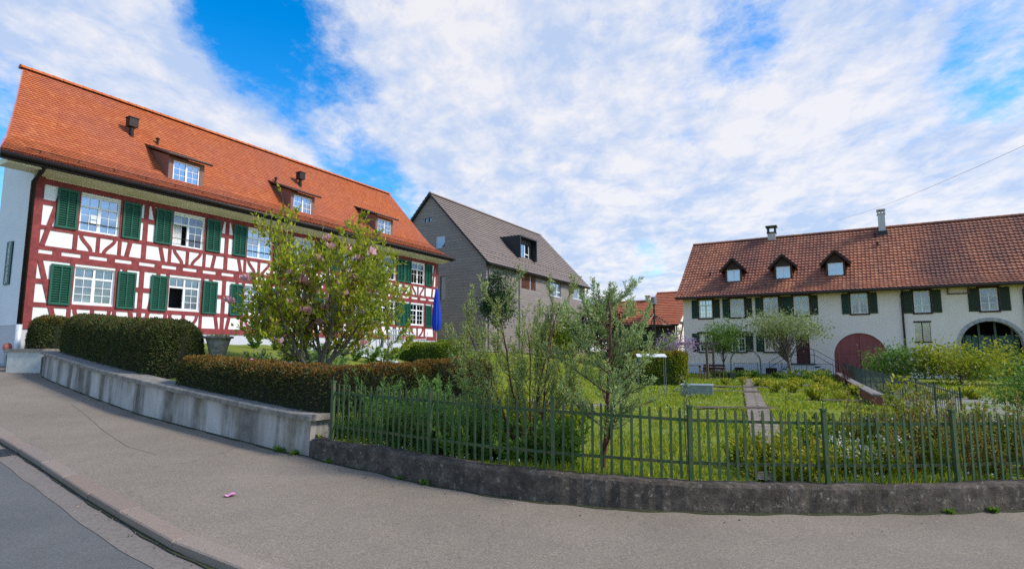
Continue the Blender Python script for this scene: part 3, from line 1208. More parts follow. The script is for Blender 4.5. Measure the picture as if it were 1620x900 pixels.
def tile_slope(mb, prof, srange, expo, tw, kind, mirror=None, holes=(), jitter=0.003):
    """lay tiles course by course on the slope; srange(t in 0..1)->(s0,s1); mirror: w -> mirrored about this w"""
    n = int(prof.len / expo)
    r = random.Random(5)
    for k in range(n + 1):
        d = k * expo
        top = min(d + expo * 1.25, prof.len)
        s0, s1 = srange(min(1, d / prof.len))
        pa, ta = prof.at(d)
        pb, tb = prof.at(top)
        na, nb = Vector((-ta.y, ta.x)), Vector((-tb.y, tb.x))
        off = (k % 2) * tw * 0.5 if kind == 'beaver' else 0
        m = int((s1 - s0) / tw) + 2

        def P(s, f, lift):
            q = pa.lerp(pb, f)
            nn = na.lerp(nb, f)
            q = q + nn * lift
            w = q.x if mirror is None else 2 * mirror - q.x
            return (s, w, q.y)
        sag = 0
        for i in range(m):
            a = s0 + i * tw - off
            b = a + tw * 0.985
            a, b = max(a, s0), min(b, s1)
            if b - a < 0.02:
                continue
            if any(h[0] < (a + b) / 2 < h[1] and h[2] < pa.x < h[3] for h in holes):
                continue
            j = r.uniform(-jitter, jitter)
            if kind == 'beaver':
                c = (a + b) / 2
                q = (b - a)
                lf = 0.030 + j
                mb.add([P(a, 1, .004), P(a, .16, lf), P(a + q * .2, .05, lf), P(c, .0, lf), P(b - q * .2, .05, lf), P(b, .16, lf), P(b, 1, .004)], [(0, 1, 2, 3, 4, 5, 6)])
            elif kind == 'pan':
                us = [0, .14, .32, .52, .74, 1.0]
                hs = [0.006, 0.026, 0.030, 0.012, 0.002, 0.0]
                lo = [P(a + (b - a) * u, 0, .085 + hh + j) for u, hh in zip(us, hs)]
                hi = [P(a + (b - a) * u, 1, .012 + hh + j) for u, hh in zip(us, hs)]
                ed = [P(a + (b - a) * u, 0, .060 + hh + j) for u, hh in zip(us, hs)]
                o = len(us)
                mb.add(lo + hi + ed, [(q, q + 1, o + q + 1, o + q) for q in range(o - 1)] + [(2 * o + q, 2 * o + q + 1, q + 1, q) for q in range(o - 1)])
            else:
                lo = [P(a, 0, .085 + j), P(b, 0, .085 + j)]
                hi = [P(b, 1, .010 + j), P(a, 1, .010 + j)]
                ed = [P(a, 0, .060 + j), P(b, 0, .060 + j)]
                mb.add(lo + hi + ed, [(0, 1, 2, 3), (4, 5, 1, 0)])


def deck(mb, prof, s0f, s1f, depth, thick=0.10, s0b=None):
    """closed board under the tiles for both slopes; s0f/s1f(t)"""
    for mir in (None, depth / 2):
        for a, b, da, db in zip(prof.p, prof.p[1:], prof.d, prof.d[1:]):
            fa, fb = da / prof.len, db / prof.len
            def W(w):
                return w if mir is None else depth - w
            vs = []
            for q, f in ((a, fa), (b, fb)):
                for s in ((s0b if (mir is not None and s0b is not None) else s0f(f)), s1f(f)):
                    vs += [(s, W(q.x), q.y), (s, W(q.x), q.y - thick)]
            mb.add(vs, [(0, 2, 6, 4), (1, 5, 7, 3), (0, 4, 5, 1), (2, 3, 7, 6), (0, 1, 3, 2), (4, 6, 7, 5)])


def ridge_tiles(mb, s0, s1, w, z, r=0.13, L=0.36):
    n = int((s1 - s0) / L)
    for k in range(n):
        a = s0 + (s1 - s0) * k / n
        b = s0 + (s1 - s0) * (k + 1) / n + 0.03
        vs = []
        for s, rr in ((a, r + .015), (b, r)):
            for i in range(7):
                t = math.pi * i / 6
                vs.append((s, w - rr * math.cos(t) * 1.1, z - 0.06 + rr * math.sin(t)))
        mb.add(vs, [(i, i + 1, 8 + i, 7 + i) for i in range(6)] + [tuple(range(7))])


# ------------------------------------------------------------------ the half timbered house
def half_timbered_house():
    root = thing('half_timbered_house', 'long white half timbered house with red beams, green shutters and bright orange tiled roof', 'house', LH, A1)
    prof = Profile([(-0.95, 7.86), (-0.2, 8.17), (0.5, 8.56), (1.2, 9.05), (2.0, 9.86), (5.0, 13.12)])
    cs = [1.74, 5.03, 8.38, 10.9, 14.0, 17.1, 19.85]
    posts = [3.32, 6.72, 9.64, 12.45, 15.55, 18.5]
    W = 1.30
    zl0, zl1, zu0, zu1 = 3.32, 4.62, 5.92, 7.24
    ops = [(c - W / 2, c + W / 2, zl0, zl1) for c in cs] + [(c - W / 2, c + W / 2, zu0, zu1) for c in cs]
    mb = MB()
    wall_faces(mb, -0.3, 21.9, 2.42, 7.80, 0.0, ops)
    mb.build('wall', M['plaster_white'], root)
    # gable wall and the rest of the shell
    mb = MB()
    mb.cur = 0
    top = [(0, 7.8), (0.5, 7.92), (1.2, 8.1), (2.0, 8.3), (2.68, 8.5)]
    mb.quad((-.3, 0, 7.8), (.8, 0, 7.8), (.8, 2.68, 8.5), (-.3, 2.68, 8.5))
    mb.add([(.85, 0, 7.8), (.85, 3.75, 7.8), (.85, 3.75, 11.5), (.85, 2.0, 9.6), (.85, 1.2, 8.8)], [(0, 1, 2, 3, 4)])
    vs = [(-0.3, w, z) for w, z in top]
    lo = [(-0.3, w, 2.5) for w, z in top]
    mb.add(vs + lo, [(i, i + 1, i + 6, i + 5) for i in range(4)])
    mb.quad((-0.3, 2.68, 2.5), (-0.3, 2.68, 8.5), (2.7, 2.68, 8.5), (2.7, 2.68, 2.5))
    mb.add([(2.7, 2.68, 1), (2.7, 10, 1), (2.7, 10, 7.8), (2.7, 5, 13.0), (2.7, 2.68, 10.4)], [(0, 1, 2, 3, 4)])
    mb.quad((2.7, 10, 1), (2.7, 10, 7.8), (21.9, 10, 7.8), (21.9, 10, 1))
    mb.add([(21.9, 0, 1), (21.9, 10, 1), (21.9, 10, 7.8), (21.9, 5, 13.0), (21.9, 0, 7.8)], [(0, 1, 2, 3, 4)])
    mb.build('gable_wall', M['gable_white'], root)
    mb = MB()
    mb.box(-0.285, 21.88, 0.02, 0.3, 0.6, 2.42)
    mb.box(-0.285, -0.1, 0.3, 2.67, 0.6, 2.5)
    mb.build('plinth', M['plinth'], root)
    mb = MB()
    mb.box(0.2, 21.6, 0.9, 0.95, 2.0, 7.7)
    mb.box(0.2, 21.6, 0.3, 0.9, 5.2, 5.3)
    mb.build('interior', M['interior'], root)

    # ---- timber frame
    mb = MB()
    cnt = [0]

    def yf():
        cnt[0] += 1
        return -0.018 - 0.0011 * (cnt[0] % 17)

    def hbeam(x0, x1, z0, z1):
        mb.box(x0, x1, yf(), 0.05, z0, z1)

    def vbeam(x, z0, z1, w=.15):
        mb.box(x - w / 2, x + w / 2, yf(), 0.05, z0, z1)

    def diag(x0, z0, x1, z1, w=.15):
        dx, dz = x1 - x0, z1 - z0
        k = w / 2 * math.hypot(dx, dz) / abs(dz)
        mb.prism([(x0 - k, z0), (x0 + k, z0), (x1 + k, z1), (x1 - k, z1)], 'y', yf(), 0.05)

    def curve(pts, w=.12):
        y = yf()
        a, b = path_offset(pts, w / 2), path_offset(pts, -w / 2)
        for k in range(len(pts) - 1):
            mb.prism([b[k], b[k + 1], a[k + 1], a[k]], 'y', y, 0.05)
    E = 21.9
    hbeam(-0.3, E, 2.37, 2.60)
    hbeam(-0.18, E, 7.32, 7.52)
    hbeam(-0.18, E, 5.06, 5.21)
    hbeam(-0.18, E, 4.71, 4.93)
    hbeam(-0.18, E, 5.76, 5.91)
    hbeam(-0.18, E, 3.11, 3.27)
    vbeam(-0.16, 2.60, 7.6, .30)
    vbeam(E - .13, 2.60, 7.32, .26)
    for p in posts:
        vbeam(p, 2.60, 4.71, .17)
        vbeam(p, 5.21, 7.32, .17)
    x = 0.52
    while x < E - .3:
        mb.box(x - .13, x + .13, yf(), .05, 4.93, 5.06)
        x += 0.845
    edges = [-0.16] + posts + [E - .13]
    for i, c in enumerate(cs):
        l, r = edges[i], edges[i + 1]
        for z0, z1 in ((4.71, 3.27), (5.91, 7.32)):
            lo_, hi_ = min(z0, z1), max(z0, z1)
            for sx in (-1, 1):
                vbeam(c + sx * (W / 2 + .075), lo_, hi_, .14)
        # parapet pieces
        for z0, z1, kind in ((5.21, 5.76, 's'), (2.60, 3.11, 'c')):
            for dx in (-0.72, 0, 0.72):
                vbeam(c + dx, z0, z1, .13)
            for sx in (-1, 1):
                pts = []
                for k in range(9):
                    t = k / 8
                    z = z1 - (z1 - z0) * t
                    if kind == 's':
                        xx = c + sx * (0.55 - 0.34 * (3 * t * t - 2 * t ** 3))
                    else:
                        xx = c + sx * (0.55 - 0.36 * t ** 2.2)
                    pts.append((xx, z))
                curve(pts)
        # rails between post and shutters
        for a, b in ((l, c - 1.32), (c + 1.32, r)):
            if b - a > 0.1:
                hbeam(a, b + .05 if a == l else b, 6.62, 6.79)
                hbeam(a, b + .05 if a == l else b, 3.90, 4.07)
        # braces
        if i == 0:
            diag(0.07, 5.21, 0.52, 7.32)
            diag(0.62, 2.60, 0.06, 4.71)
        else:
            diag(l + .75, 5.21, l + .24, 7.32)
            diag(l + .22, 2.60, l + .62, 4.71)
        if i < len(cs) - 1:
            diag(r - .60, 5.21, r - .24, 7.32)
            diag(r - .22, 2.60, r - .62, 4.71)
        else:
            diag(r - .5, 5.21, r - .22, 7.32)
            diag(r - .2, 2.60, r - .5, 4.71)
    mb.build('timber_frame', M['timber_red'], root)

    # ---- windows and shutters
    for i, c in enumerate(cs):
        add_window(root, c, zu0, W, zu1 - zu0, 'swiss_open' if i == 1 else 'swiss', bar=True, papers=(i == 0), glass='glass_sky' if i in (0, 2) else 'glass', curtains=() if i < 1 else (('l',) if i % 2 else ('r',)))
        add_window(root, c, zl0, W, zl1 - zl0, 'swiss_open' if i == 1 else 'swiss', curtains=('lw', ) if i == 0 else (('r',) if i == 1 else ('l', 'r')), cmat='curtain' if i != 1 else 'curtain_green', glass='glass')
        if i == 0:
            f = [o for o in root.children if o.name.startswith('window')][-1]
            curtain_mb(W, zl1 - zl0, 'rw').build('curtain', M['curtain_green'], f)
        for z in (zu0 - .02, zl0 - .10):
            h = 1.40
            add_shutter(root, c - W / 2 - .08 - .64, z, .64, h, 'louvre', 'shutter_green', y=-0.085)
            add_shutter(root, c + W / 2 + .08, z, .64, h, 'louvre', 'shutter_green', y=-0.085)
    # ---- eaves
    mb = MB()
    mb.add([(-1.5, -0.80, 7.74), (22.4, -0.80, 7.74), (22.4, 0.0, 7.56), (-0.3, 0.0, 7.56), (-1.5, -.8, 7.78), (22.4, -.8, 7.78), (22.4, 0.0, 7.79), (-.3, 0, 7.79)],
           [(0, 3, 2, 1), (4, 5, 6, 7), (0, 1, 5, 4), (1, 2, 6, 5), (2, 3, 7, 6), (3, 0, 4, 7)])
    mb.box(-1.3, -0.302, -0.8, -.001, 7.60, 7.79)
    mb.build('soffit', M['soffit'], root)
    mb = MB()
    mb.box(-1.55, 22.4, -0.93, -0.80, 7.66, 7.84)
    mb.smooth = True
    pts = [(-1.58, -1.02, 7.80), (22.42, -1.02, 7.80)]
    mb.tube(pts, 0.085, 8)
    mb.build('gutter', M['gutter_dark'], root)
    mb = MB()
    mb.smooth = True
    mb.tube([(-.36, -0.95, 7.75), (-.36, -.5, 7.5), (-.36, -.12, 7.3), (-.36, -.12, 2.5)], 0.075, 10)
    dp = mb.build('downpipe', M['gutter_dark'], root)
    mb = MB()
    mb.smooth = True
    mb.tube([(-.36, -.12, 2.5), (-.36, -.12, 1.02)], 0.085, 10)
    mb.build('pipe_foot', M['zinc'], dp)
    # ---- roof
    _vs = [(-.95, -1.58), (-.5, -1.47), (.5, -1.07), (1, -.84), (2, -.44), (3, -.04), (4, .33), (5, .69)]
    s0f = lambda t: float(np.interp(prof.at(t * prof.len)[0].x, [q[0] for q in _vs], [q[1] for q in _vs]))
    s1f = lambda t: 22.42 + .05 * t
    mb = MB()
    deck(mb, prof, s0f, s1f, 10.0, .10, 2.3)
    roof = mb.build('roof', M['ridge_orange'], root)
    dorm = [(4.55, 6.10), (10.75, 12.28), (16.95, 18.5)]
    mb = MB()
    tile_slope(mb, prof, lambda t: (s0f(t) - .03, s1f(t) + .03), 0.165, 0.18, 'beaver', holes=[(a + .03, b - .03, 1.05, 2.7) for a, b in dorm])
    tile_slope(mb, prof, lambda t: (2.27, s1f(t) + .03), 0.33, 0.36, 'flat', mirror=5.0)
    mb.build('tiles', M['tile_orange'], roof)
    mb = MB()
    ridge_tiles(mb, .55, 22.5, 5.0, 13.18)
    mb.build('ridge_tiles', M['ridge_orange'], roof)
    # snow guard pipe
    mb = MB()
    mb.tube([(-.6, 0.05, 8.46), (22.2, 0.05, 8.46)], .018, 6)
    for k in range(20):
        s = -.2 + k * 1.15
        mb.bar((s, 0.05, 8.46), (s, 0.13, 8.36), .03, .012)
    mb.build('snow_guard', M['copper_brown'], roof)
    # verge boards at the ends of the front slope
    # ---- dormers
    for k, (a, b) in enumerate(dorm):
        yf_, zb, zt = 1.0, 8.80, 9.88
        mb = MB()
        c = (a + b) / 2
        ww = 1.16
        op = (c - ww / 2, c + ww / 2, zb + .06, zt - .10)
        wall_faces(mb, a, b, zb - .25, zt + .05, yf_, [op], .12)
        for x in (a, b):
            mb.add([(x, yf_, zb - .25), (x, yf_, zt + .05), (x, 2.9, zt + .72), (x, 2.9, 10.75), (x, 1.9, 9.6)], [(0, 1, 2, 3, 4)])
        d = mb.build('dormer', M['dormer_clad'], root)
        mb = MB()
        mb.add([(a - .15, yf_ - .22, zt + .02), (b + .15, yf_ - .22, zt + .02), (b + .15, 3.0, zt + .86), (a - .15, 3.0, zt + .86),
                (a - .15, yf_ - .22, zt + .10), (b + .15, yf_ - .22, zt + .10), (b + .15, 3.0, zt + .94), (a - .15, 3.0, zt + .94)],
               [(0, 3, 2, 1), (4, 5, 6, 7), (0, 1, 5, 4), (1, 2, 6, 5), (2, 3, 7, 6), (3, 0, 4, 7)])
        mb.tube([(a - .2, yf_ - .26, zt + .06), (b + .2, yf_ - .26, zt + .06)], .055, 8)
        mb.build('dormer_roof', M['copper_brown'], d)
        mb = MB()
        mb.box(c - .6, c + .6, yf_ + .3, yf_ + .34, zb, zt)
        mb.build('dormer_interior', M['interior'], d)
        fr, gl = window_meshes(1.16, .92, 'casement_bars')
        inst('window_frame', shared(('fr', 1.16, .92, 'cb'), lambda: fr.mesh('window_frame', M['white_paint'])), d, (c, yf_ + .03, zb + .06))
        inst('pane', shared(('gl', 1.16, .92, 'cb'), lambda: gl.mesh('pane', M['glass_sky'])), d, (c, yf_ + .03, zb + .06))
    # ---- roof vents
    for s, w, big in ((3.95, 3.0, 1), (12.95, 3.05, 1), (5.02, 2.95, 0), (11.1, 2.75, 0)):
        mb = MB()
        z = prof.z(w)
        if big:
            mb.tube([(s, w, z - .1), (s - .02, w, z + .42)], .09, 10)
            mb.box(s - .19, s + .17, w - .17, w + .17, z + .42, z + .80)
            mb.box(s - .22, s + .20, w - .20, w + .20, z + .80, z + .84)
        else:
            mb.tube([(s, w, z - .1), (s, w, z + .28)], .05, 8)
            mb.lathe([(.08, .0), (.09, .05), (.02, .10)], (s, w, z + .26), 10)
        mb.build('roof_vent', M['gutter_dark'], root)
    return root


half_timbered_house()


def wall_sign():
    root = thing('wall_sign', 'narrow upright dark green sign with white lettering on the white gable wall', 'sign', LH, A1)
    mb = MB()
    mb.box(-.345, -.302, 1.14, 1.60, 3.90, 5.40)
    mb.build('sign_board', M['sign_green'], root)
    cu = bpy.data.curves.new('lettering', 'FONT')
    cu.body = 'Galerie im Gemeindehaus'
    cu.size = 0.20
    cu.extrude = 0.002
    cu.align_x = 'CENTER'
    cu.align_y = 'CENTER'
    tmp = bpy.data.objects.new('lettering', cu)
    col.objects.link(tmp)
    dg = bpy.context.evaluated_depsgraph_get()
    me = bpy.data.meshes.new_from_object(tmp.evaluated_get(dg))
    bpy.data.objects.remove(tmp)
    # fit to the board: 1.45 m long
    xs = [v.co.x for v in me.vertices]
    k = 1.42 / (max(xs) - min(xs))
    for v in me.vertices:
        x, y, z = v.co.x * k, v.co.y * 1.5, v.co.z
        v.co = Vector((-0.349 - z, 1.37 + y, 4.65 + x))
    me.materials.clear()
    me.materials.append(M['white_paint'])
    inst('lettering', me, root)


wall_sign()


# ------------------------------------------------------------------ the grey house
def grey_house():
    root = thing('grey_house', 'grey boarded house with brown grey ribbed roof and a dark metal box dormer', 'house', GH, A1)
    prof = Profile([(-0.35, 8.20), (5.3, 14.25)])
    Ls = 18.7
    wins = [(10.65, 13.0, 6.70, 8.08), (15.7, 17.9, 6.85, 8.10), (13.3, 15.25, 3.9, 5.1), (16.8, 18.2, 3.9, 5.1), (9.6, 11.4, 2.2, 5.0)]
    blind = (5.4, 7.9, 6.85, 8.08)
    mb = MB()
    wall_faces(mb, 0, Ls, 0.6, 8.45, 0.0, wins + [blind], .25)
    mb.build('wall', M['boards_grey'], root)
    mb = MB()
    gw = [(5.62, 5.90, 11.95, 12.30), (5.20, 5.48, 11.98, 12.33), (3.85, 4.75, 9.75, 10.7), (3.75, 4.25, 5.6, 7.5)]
    # gable: same boards, seen in its own frame
    xs = sorted({0, 10.6} | {v for o in gw for v in o[:2]} | {5.3})
    for i in range(len(xs) - 1):
        a, b = xs[i], xs[i + 1]
        zs = [(0.6, 8.45)]
        ta, tb = (prof.z(min(a, 10.6 - a)), prof.z(min(b, 10.6 - b)))
        holes = sorted([o for o in gw if o[0] <= (a + b) / 2 <= o[1]], key=lambda o: o[2])
        z = 0.6
        for o in holes:
            mb.quad((0, a, z), (0, a, o[2]), (0, b, o[2]), (0, b, z))
            z = o[3]
        mb.add([(0, a, z), (0, a, ta), (0, b, tb), (0, b, z)], [(0, 1, 2, 3)])
    for o in gw:
        a, b, c, d = o
        mb.quad((0, a, c), (.2, a, c), (.2, b, c), (0, b, c))
        mb.quad((0, a, d), (0, b, d), (.2, b, d), (.2, a, d))
        mb.quad((0, a, c), (0, a, d), (.2, a, d), (.2, a, c))
        mb.quad((0, b, c), (.2, b, c), (.2, b, d), (0, b, d))
    mb.add([(Ls, 0, .6), (Ls, 10.6, .6), (Ls, 10.6, 8.5), (Ls, 5.3, 14.2), (Ls, 0, 8.5)], [(0, 1, 2, 3, 4)])
    mb.quad((0, 10.6, .6), (0, 10.6, 8.45), (Ls, 10.6, 8.45), (Ls, 10.6, .6))
    mb.build('gable_wall', M['boards_grey'], root)
    mb = MB()
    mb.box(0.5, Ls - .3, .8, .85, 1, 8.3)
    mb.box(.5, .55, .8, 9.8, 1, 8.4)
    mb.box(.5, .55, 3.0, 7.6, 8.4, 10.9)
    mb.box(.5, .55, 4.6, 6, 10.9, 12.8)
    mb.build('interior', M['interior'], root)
    for a, b, c, d in wins:
        add_window(root, (a + b) / 2, c, round(b - a, 2), round(d - c, 2), 'modern', y=.10, glass='glass_sky', sill='zinc')
    for a, b, c, d in gw:
        mb = MB()
        mb.box(.08, .12, a, b, c, d)
        w_ = mb.build('window', M['glass_dark'], root)
        mb = MB()
        for u0, u1, v0, v1 in ((a, b, c, c + .04), (a, b, d - .04, d), (a, a + .04, c + .04, d - .04), (b - .04, b, c + .04, d - .04)):
            mb.box(.06, .14, u0, u1, v0, v1)
        mb.build('window_frame', M['white_paint'] if c == 9.75 else M['slate_metal'], w_)
    a, b, c, d = blind
    mb = MB()
    n = 26
    for k in range(n):
        z = c + (d - c) * k / n
        mb.bar((a + .02, .07, z + .025), (b - .02, .07, z + .025), .052, .006, (0, .5, 1))
    bl = mb.build('roller_blind', M['blind_pink'], root)
    mb = MB()
    mb.box((a + b) / 2 + .3, (a + b) / 2 + .38, .04, .10, c, d)
    mb.build('blind_rail', M['zinc'], bl)
    # roof
    mb = MB()
    deck(mb, prof, lambda t: -.25, lambda t: Ls + .5, 10.6, .14)
    roof = mb.build('roof', M['slate_metal'], root)
    mb = MB()
    tile_slope(mb, prof, lambda t: (-.28, Ls + .53), 0.335, 0.42, 'flat', jitter=.006)
    tile_slope(mb, prof, lambda t: (-.28, Ls + .53), 0.335, 0.42, 'flat', mirror=5.3)
    mb.build('tiles', M['tile_grey'], roof)
    mb = MB()
    ridge_tiles(mb, -.2, Ls + .5, 5.3, 14.30)
    mb.build('ridge_tiles', M['tile_grey'], roof)
    mb = MB()
    for row in range(2):
        for k in range(34):
            s = .3 + k * .55 + row * .27
            w = .15 + row * .45
            z = prof.z(w)
            mb.bar((s, w, z + .02), (s, w - .05, z + .16), .04, .02)
    mb.build('snow_hooks', M['copper_brown'], roof)
    mb = MB()
    mb.tube([(-.25, -.45, 8.14), (Ls + .5, -.45, 8.14)], .075, 8)
    mb.box(-.25, Ls + .5, -.36, -.31, 8.02, 8.18)
    gu = mb.build('gutter', M['gutter_dark'], root)
    for s in (.35, 4.98):
        mb = MB()
        mb.tube([(s, -.42, 8.1), (s, -.08, 7.8), (s, -.08, 1.2)], .05, 8)
        mb.build('downpipe', M['steel_grey'], gu)
    # box dormer
    s0, s1, w0 = 6.3, 9.35, 1.05
    z0, z1 = prof.z(w0) - .1, 11.55
    mb = MB()
    t = .10
    back = 5.3 - (14.25 - z1) * 5.65 / 6.05
    mb.box(s0, s0 + t, w0 - .45, back, z0, z1)
    mb.box(s1 - t, s1, w0 - .45, back, z0, z1)
    mb.box(s0 + t, s1 - t, w0 - .45, back, z1 - t, z1)
    mb.box(s0 + t, s1 - t, w0, back, z0, z0 + .12)
    mb.box(s0 + t, s1 - t, w0 + .02, w0 + .1, z1 - .55, z1 - t)
    for k in range(7):
        s = s0 + t + (s1 - s0 - 2 * t) * (k + .5) / 7
        mb.box(s - .02, s + .02, w0 - .02, w0 + .02, z1 - .55, z1 - t - .002)
    d = mb.build('dormer', M['slate_metal'], root)
    mb = MB()
    mb.box(s0 + t, s1 - t, w0 + .6, w0 + .64, z0, z1 - t)
    mb.build('dormer_interior', M['interior'], d)
    fr, gl = window_meshes(2.3, 1.38, 'modern')
    inst('window_frame', fr.mesh('window_frame', M['white_paint']), d, ((s0 + s1) / 2 - .2, w0 + .1, z0 + .12))
    inst('pane', gl.mesh('pane', M['glass_sky']), d, ((s0 + s1) / 2 - .2, w0 + .1, z0 + .12))
    mb = MB()
    mb.box(s1 - t - .45, s1 - t, w0 + .08, w0 + .16, z0 + .12, z1 - .55)
    mb.build('dormer_panel', M['slate_metal'], d)


grey_house()


# ------------------------------------------------------------------ the farmhouse
def farmhouse():
    root = thing('farmhouse', 'long cream farmhouse with weathered rust tiled roof, three gabled dormers and a red arched gate', 'house', RH, A2)
    prof = Profile([(-0.75, 5.48), (0.2, 5.98), (1.2, 6.80), (5.0, 10.25)])
    E = 26.0
    up = [(1.60, 'w'), (3.73, 'w'), (5.88, 'w'), (7.74, 'w'), (11.02, 'w')]
    ww, wh = 0.92, 1.28
    zu = 4.03
    lows = [1.56, 3.70, 5.82]
    zl = 1.65
    barn = [14.26, 17.42, 22.6]
    ops = [(c - ww / 2, c + ww / 2, zu, zu + wh) for c, _ in up] + [(c - ww / 2, c + ww / 2, zl, zl + wh) for c in lows]
    ops += [(c - .40, c + .40, 3.98, 5.28) for c in barn]
    dark = (13.80, 14.58, 2.24, 3.38)
    ops.append(dark)
    door = (7.27, 8.08, 0.80, 2.75)
    ops.append(door)
    cell = [(1.25, 1.86, .18, .56), (3.38, 3.98, .16, .56), (5.35, 6.05, .1, .55), (7.35, 7.95, .02, .42)]
    ops += cell
    gate = (9.45, 12.32, -0.4, 2.80)
    arch = (15.95, 18.75, -0.4, 3.38)
    ops += [gate, arch]
    mb = MB()
    wall_faces(mb, 0, E, -0.5, 5.75, 0.0, ops, .25)
    arch_fill(mb, gate[0], gate[1], 1.35, gate[3], 0.0, .25)
    arch_fill(mb, arch[0], arch[1], 2.0, arch[3], 0.0, .45)
    mb.build('wall', M['plaster_cream'], root)
    mb = MB()
    mb.add([(0, 0, -.5), (0, 10, -.5), (0, 10, 5.7), (0, 5, 10.15), (0, 0, 5.9)], [(4, 3, 2, 1, 0)])
    mb.add([(E, 0, -.5), (E, 10, -.5), (E, 10, 5.7), (E, 5, 10.15), (E, 0, 5.9)], [(0, 1, 2, 3, 4)])
    mb.quad((0, 10, -.5), (0, 10, 5.7), (E, 10, 5.7), (E, 10, -.5))
    mb.build('gable_wall', M['plaster_cream'], root)
    mb = MB()
    xs = [0, cell[0][0], cell[0][1], cell[1][0], cell[1][1], cell[2][0], cell[2][1], door[0] - .3]
    for i in range(len(xs) - 1):
        a, b = xs[i], xs[i + 1]
        if i % 2 == 0:
            mb.box(a, b, -.022, .02, -.5, .82)
        else:
            c_ = [c for c in cell if c[0] == a][0]
            mb.box(a, b, -.022, .02, -.5, c_[2])
            mb.box(a, b, -.022, .02, c_[3], .82)
    mb.build('plinth', M['plinth_pale'], root)
    mb = MB()
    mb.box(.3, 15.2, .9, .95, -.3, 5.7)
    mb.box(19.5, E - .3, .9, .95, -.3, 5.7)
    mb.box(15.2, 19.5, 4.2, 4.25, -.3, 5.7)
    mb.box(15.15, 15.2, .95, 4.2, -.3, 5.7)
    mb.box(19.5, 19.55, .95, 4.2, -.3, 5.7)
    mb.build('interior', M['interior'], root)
    # windows with dark wooden surrounds and plank shutters
    def surround(c, z, w, h, top=True):
        mb = MB()
        mb.box(-w / 2 - .09, w / 2 + .09, -.055, .04, -.10, -.003)
        mb.box(-w / 2 - .13, w / 2 + .13, -.065, .04, h + .003, h + .11)
        mb.box(-w / 2 - .08, -w / 2 - .002, -.03, .04, 0, h)
        mb.box(w / 2 + .002, w / 2 + .08, -.03, .04, 0, h)
        return mb.mesh('window_surround', M['timber_dark'])
    for i, (c, _) in enumerate(up):
        f = add_window(root, c, zu, ww, wh, 'cross', y=.06, frame='cream_paint', glass='glass_sky' if i == 0 else 'glass', curtains=('lw', 'rw') if i == 1 else ('l',) if i == 2 else ())
        inst('window_surround', shared('sur1', lambda: surround(0, 0, ww, wh)), f, (0, -.06, 0))
        for sx in (-1, 1):
            x = c - ww / 2 - .09 - .42 if sx < 0 else c + ww / 2 + .09
            add_shutter(root, x, zu - .02, .42, wh + .02, 'plank', 'shutter_forest' if sx < 0 else 'shutter_olive', y=-.05)
    for i, c in enumerate(lows):
        f = add_window(root, c, zl, ww, wh, 'cross', y=.06, frame='cream_paint', glass='glass', curtains=() if i < 2 else ('r',))
        inst('window_surround', shared('sur1', lambda: surround(0, 0, ww, wh)), f, (0, -.06, 0))
        for sx in (-1, 1):
            x = c - ww / 2 - .09 - .42 if sx < 0 else c + ww / 2 + .09
            add_shutter(root, x, zl - .02, .42, wh + .02, 'plank', 'shutter_forest' if sx < 0 else 'shutter_olive', y=-.05)
    for c in barn:
        f = add_window(root, c, 3.98, .80, 1.30, 'barn', y=.06, frame='white_paint', glass='glass')
        inst('window_surround', shared('sur2', lambda: surround(0, 0, .8, 1.3)), f, (0, -.06, 0))
        for sx in (-1, 1):
            x = c - .4 - .09 - .46 if sx < 0 else c + .4 + .09
            add_shutter(root, x, 3.95, .46, 1.36, 'plank', 'shutter_olive', y=-.05)
    # unglazed dark barn opening with sash bars
    mb = MB()
    mb.box(dark[0] - .05, dark[1] + .05, -.03, .03, dark[3] + .002, dark[3] + .09)
    mb.box(dark[0] - .05, dark[1] + .05, -.04, .03, dark[2] - .08, dark[2] - .002)
    mb.box(dark[0] + .36, dark[0] + .40, .12, .16, dark[2], dark[3])
    o = mb.build('barn_window', M['timber_dark'], root)
    mb = MB()
    mb.box(dark[0], dark[1], .18, .19, dark[2], dark[3])
    mb.build('pane', M['glass'], o)
    for c in cell:
        mb = MB()
        mb.box(c[0], c[1], .14, .17, c[2], c[3])
        o = mb.build('cellar_window', M['door_brown'], root)
        mb = MB()
        for k in range(6):
            x = c[0] + (c[1] - c[0]) * (k + .5) / 6
            mb.tube([(x, .06, c[2]), (x, .06, c[3])], .012, 6)
        mb.build('bars', M['iron'], o)
    # house door
    mb = MB()
    mb.box(door[0], door[1], .16, .21, door[2], door[3])
    for zz in ((.15, .75), (.95, 1.75)):
        for xx in ((.08, .36), (.45, .73)):
            mb.box(door[0] + xx[0], door[0] + xx[1], .145, .16 + .001, door[2] + zz[0], door[2] + zz[1])
    d = mb.build('door', M['door_brown'], root)
    mb = MB()
    mb.bar((door[0] + .07, .10, 1.8), (door[0] + .17, .10, 1.8), .02, .02)
    mb.bar((door[0] + .08, .10, 1.8), (door[0] + .08, .16, 1.8), .02, .02)
    mb.build('handle', M['zinc'], d)
    # steps in front of the door, one flight each side of the landing
    mb = MB()
    mb.box(7.02, 8.36, -1.25, -.023, -.5, .80)
    for sx in (-1, 1):
        for k in range(5):
            zt = .80 - .16 * (k + 1)
            if sx < 0:
                mb.box(7.02 - .26 * (k + 1), 7.02 - .26 * k, -1.25 + .001 * k, -.023, -.5, zt)
            else:
                mb.box(8.36 + .26 * k, 8.36 + .26 * (k + 1), -1.25 + .001 * k, -.023, -.5, zt)
    st = mb.build('steps', M['plinth_pale'], root)
    mb = MB()
    mb.box(6.98, 8.40, -1.30, -.03, .802, .88)
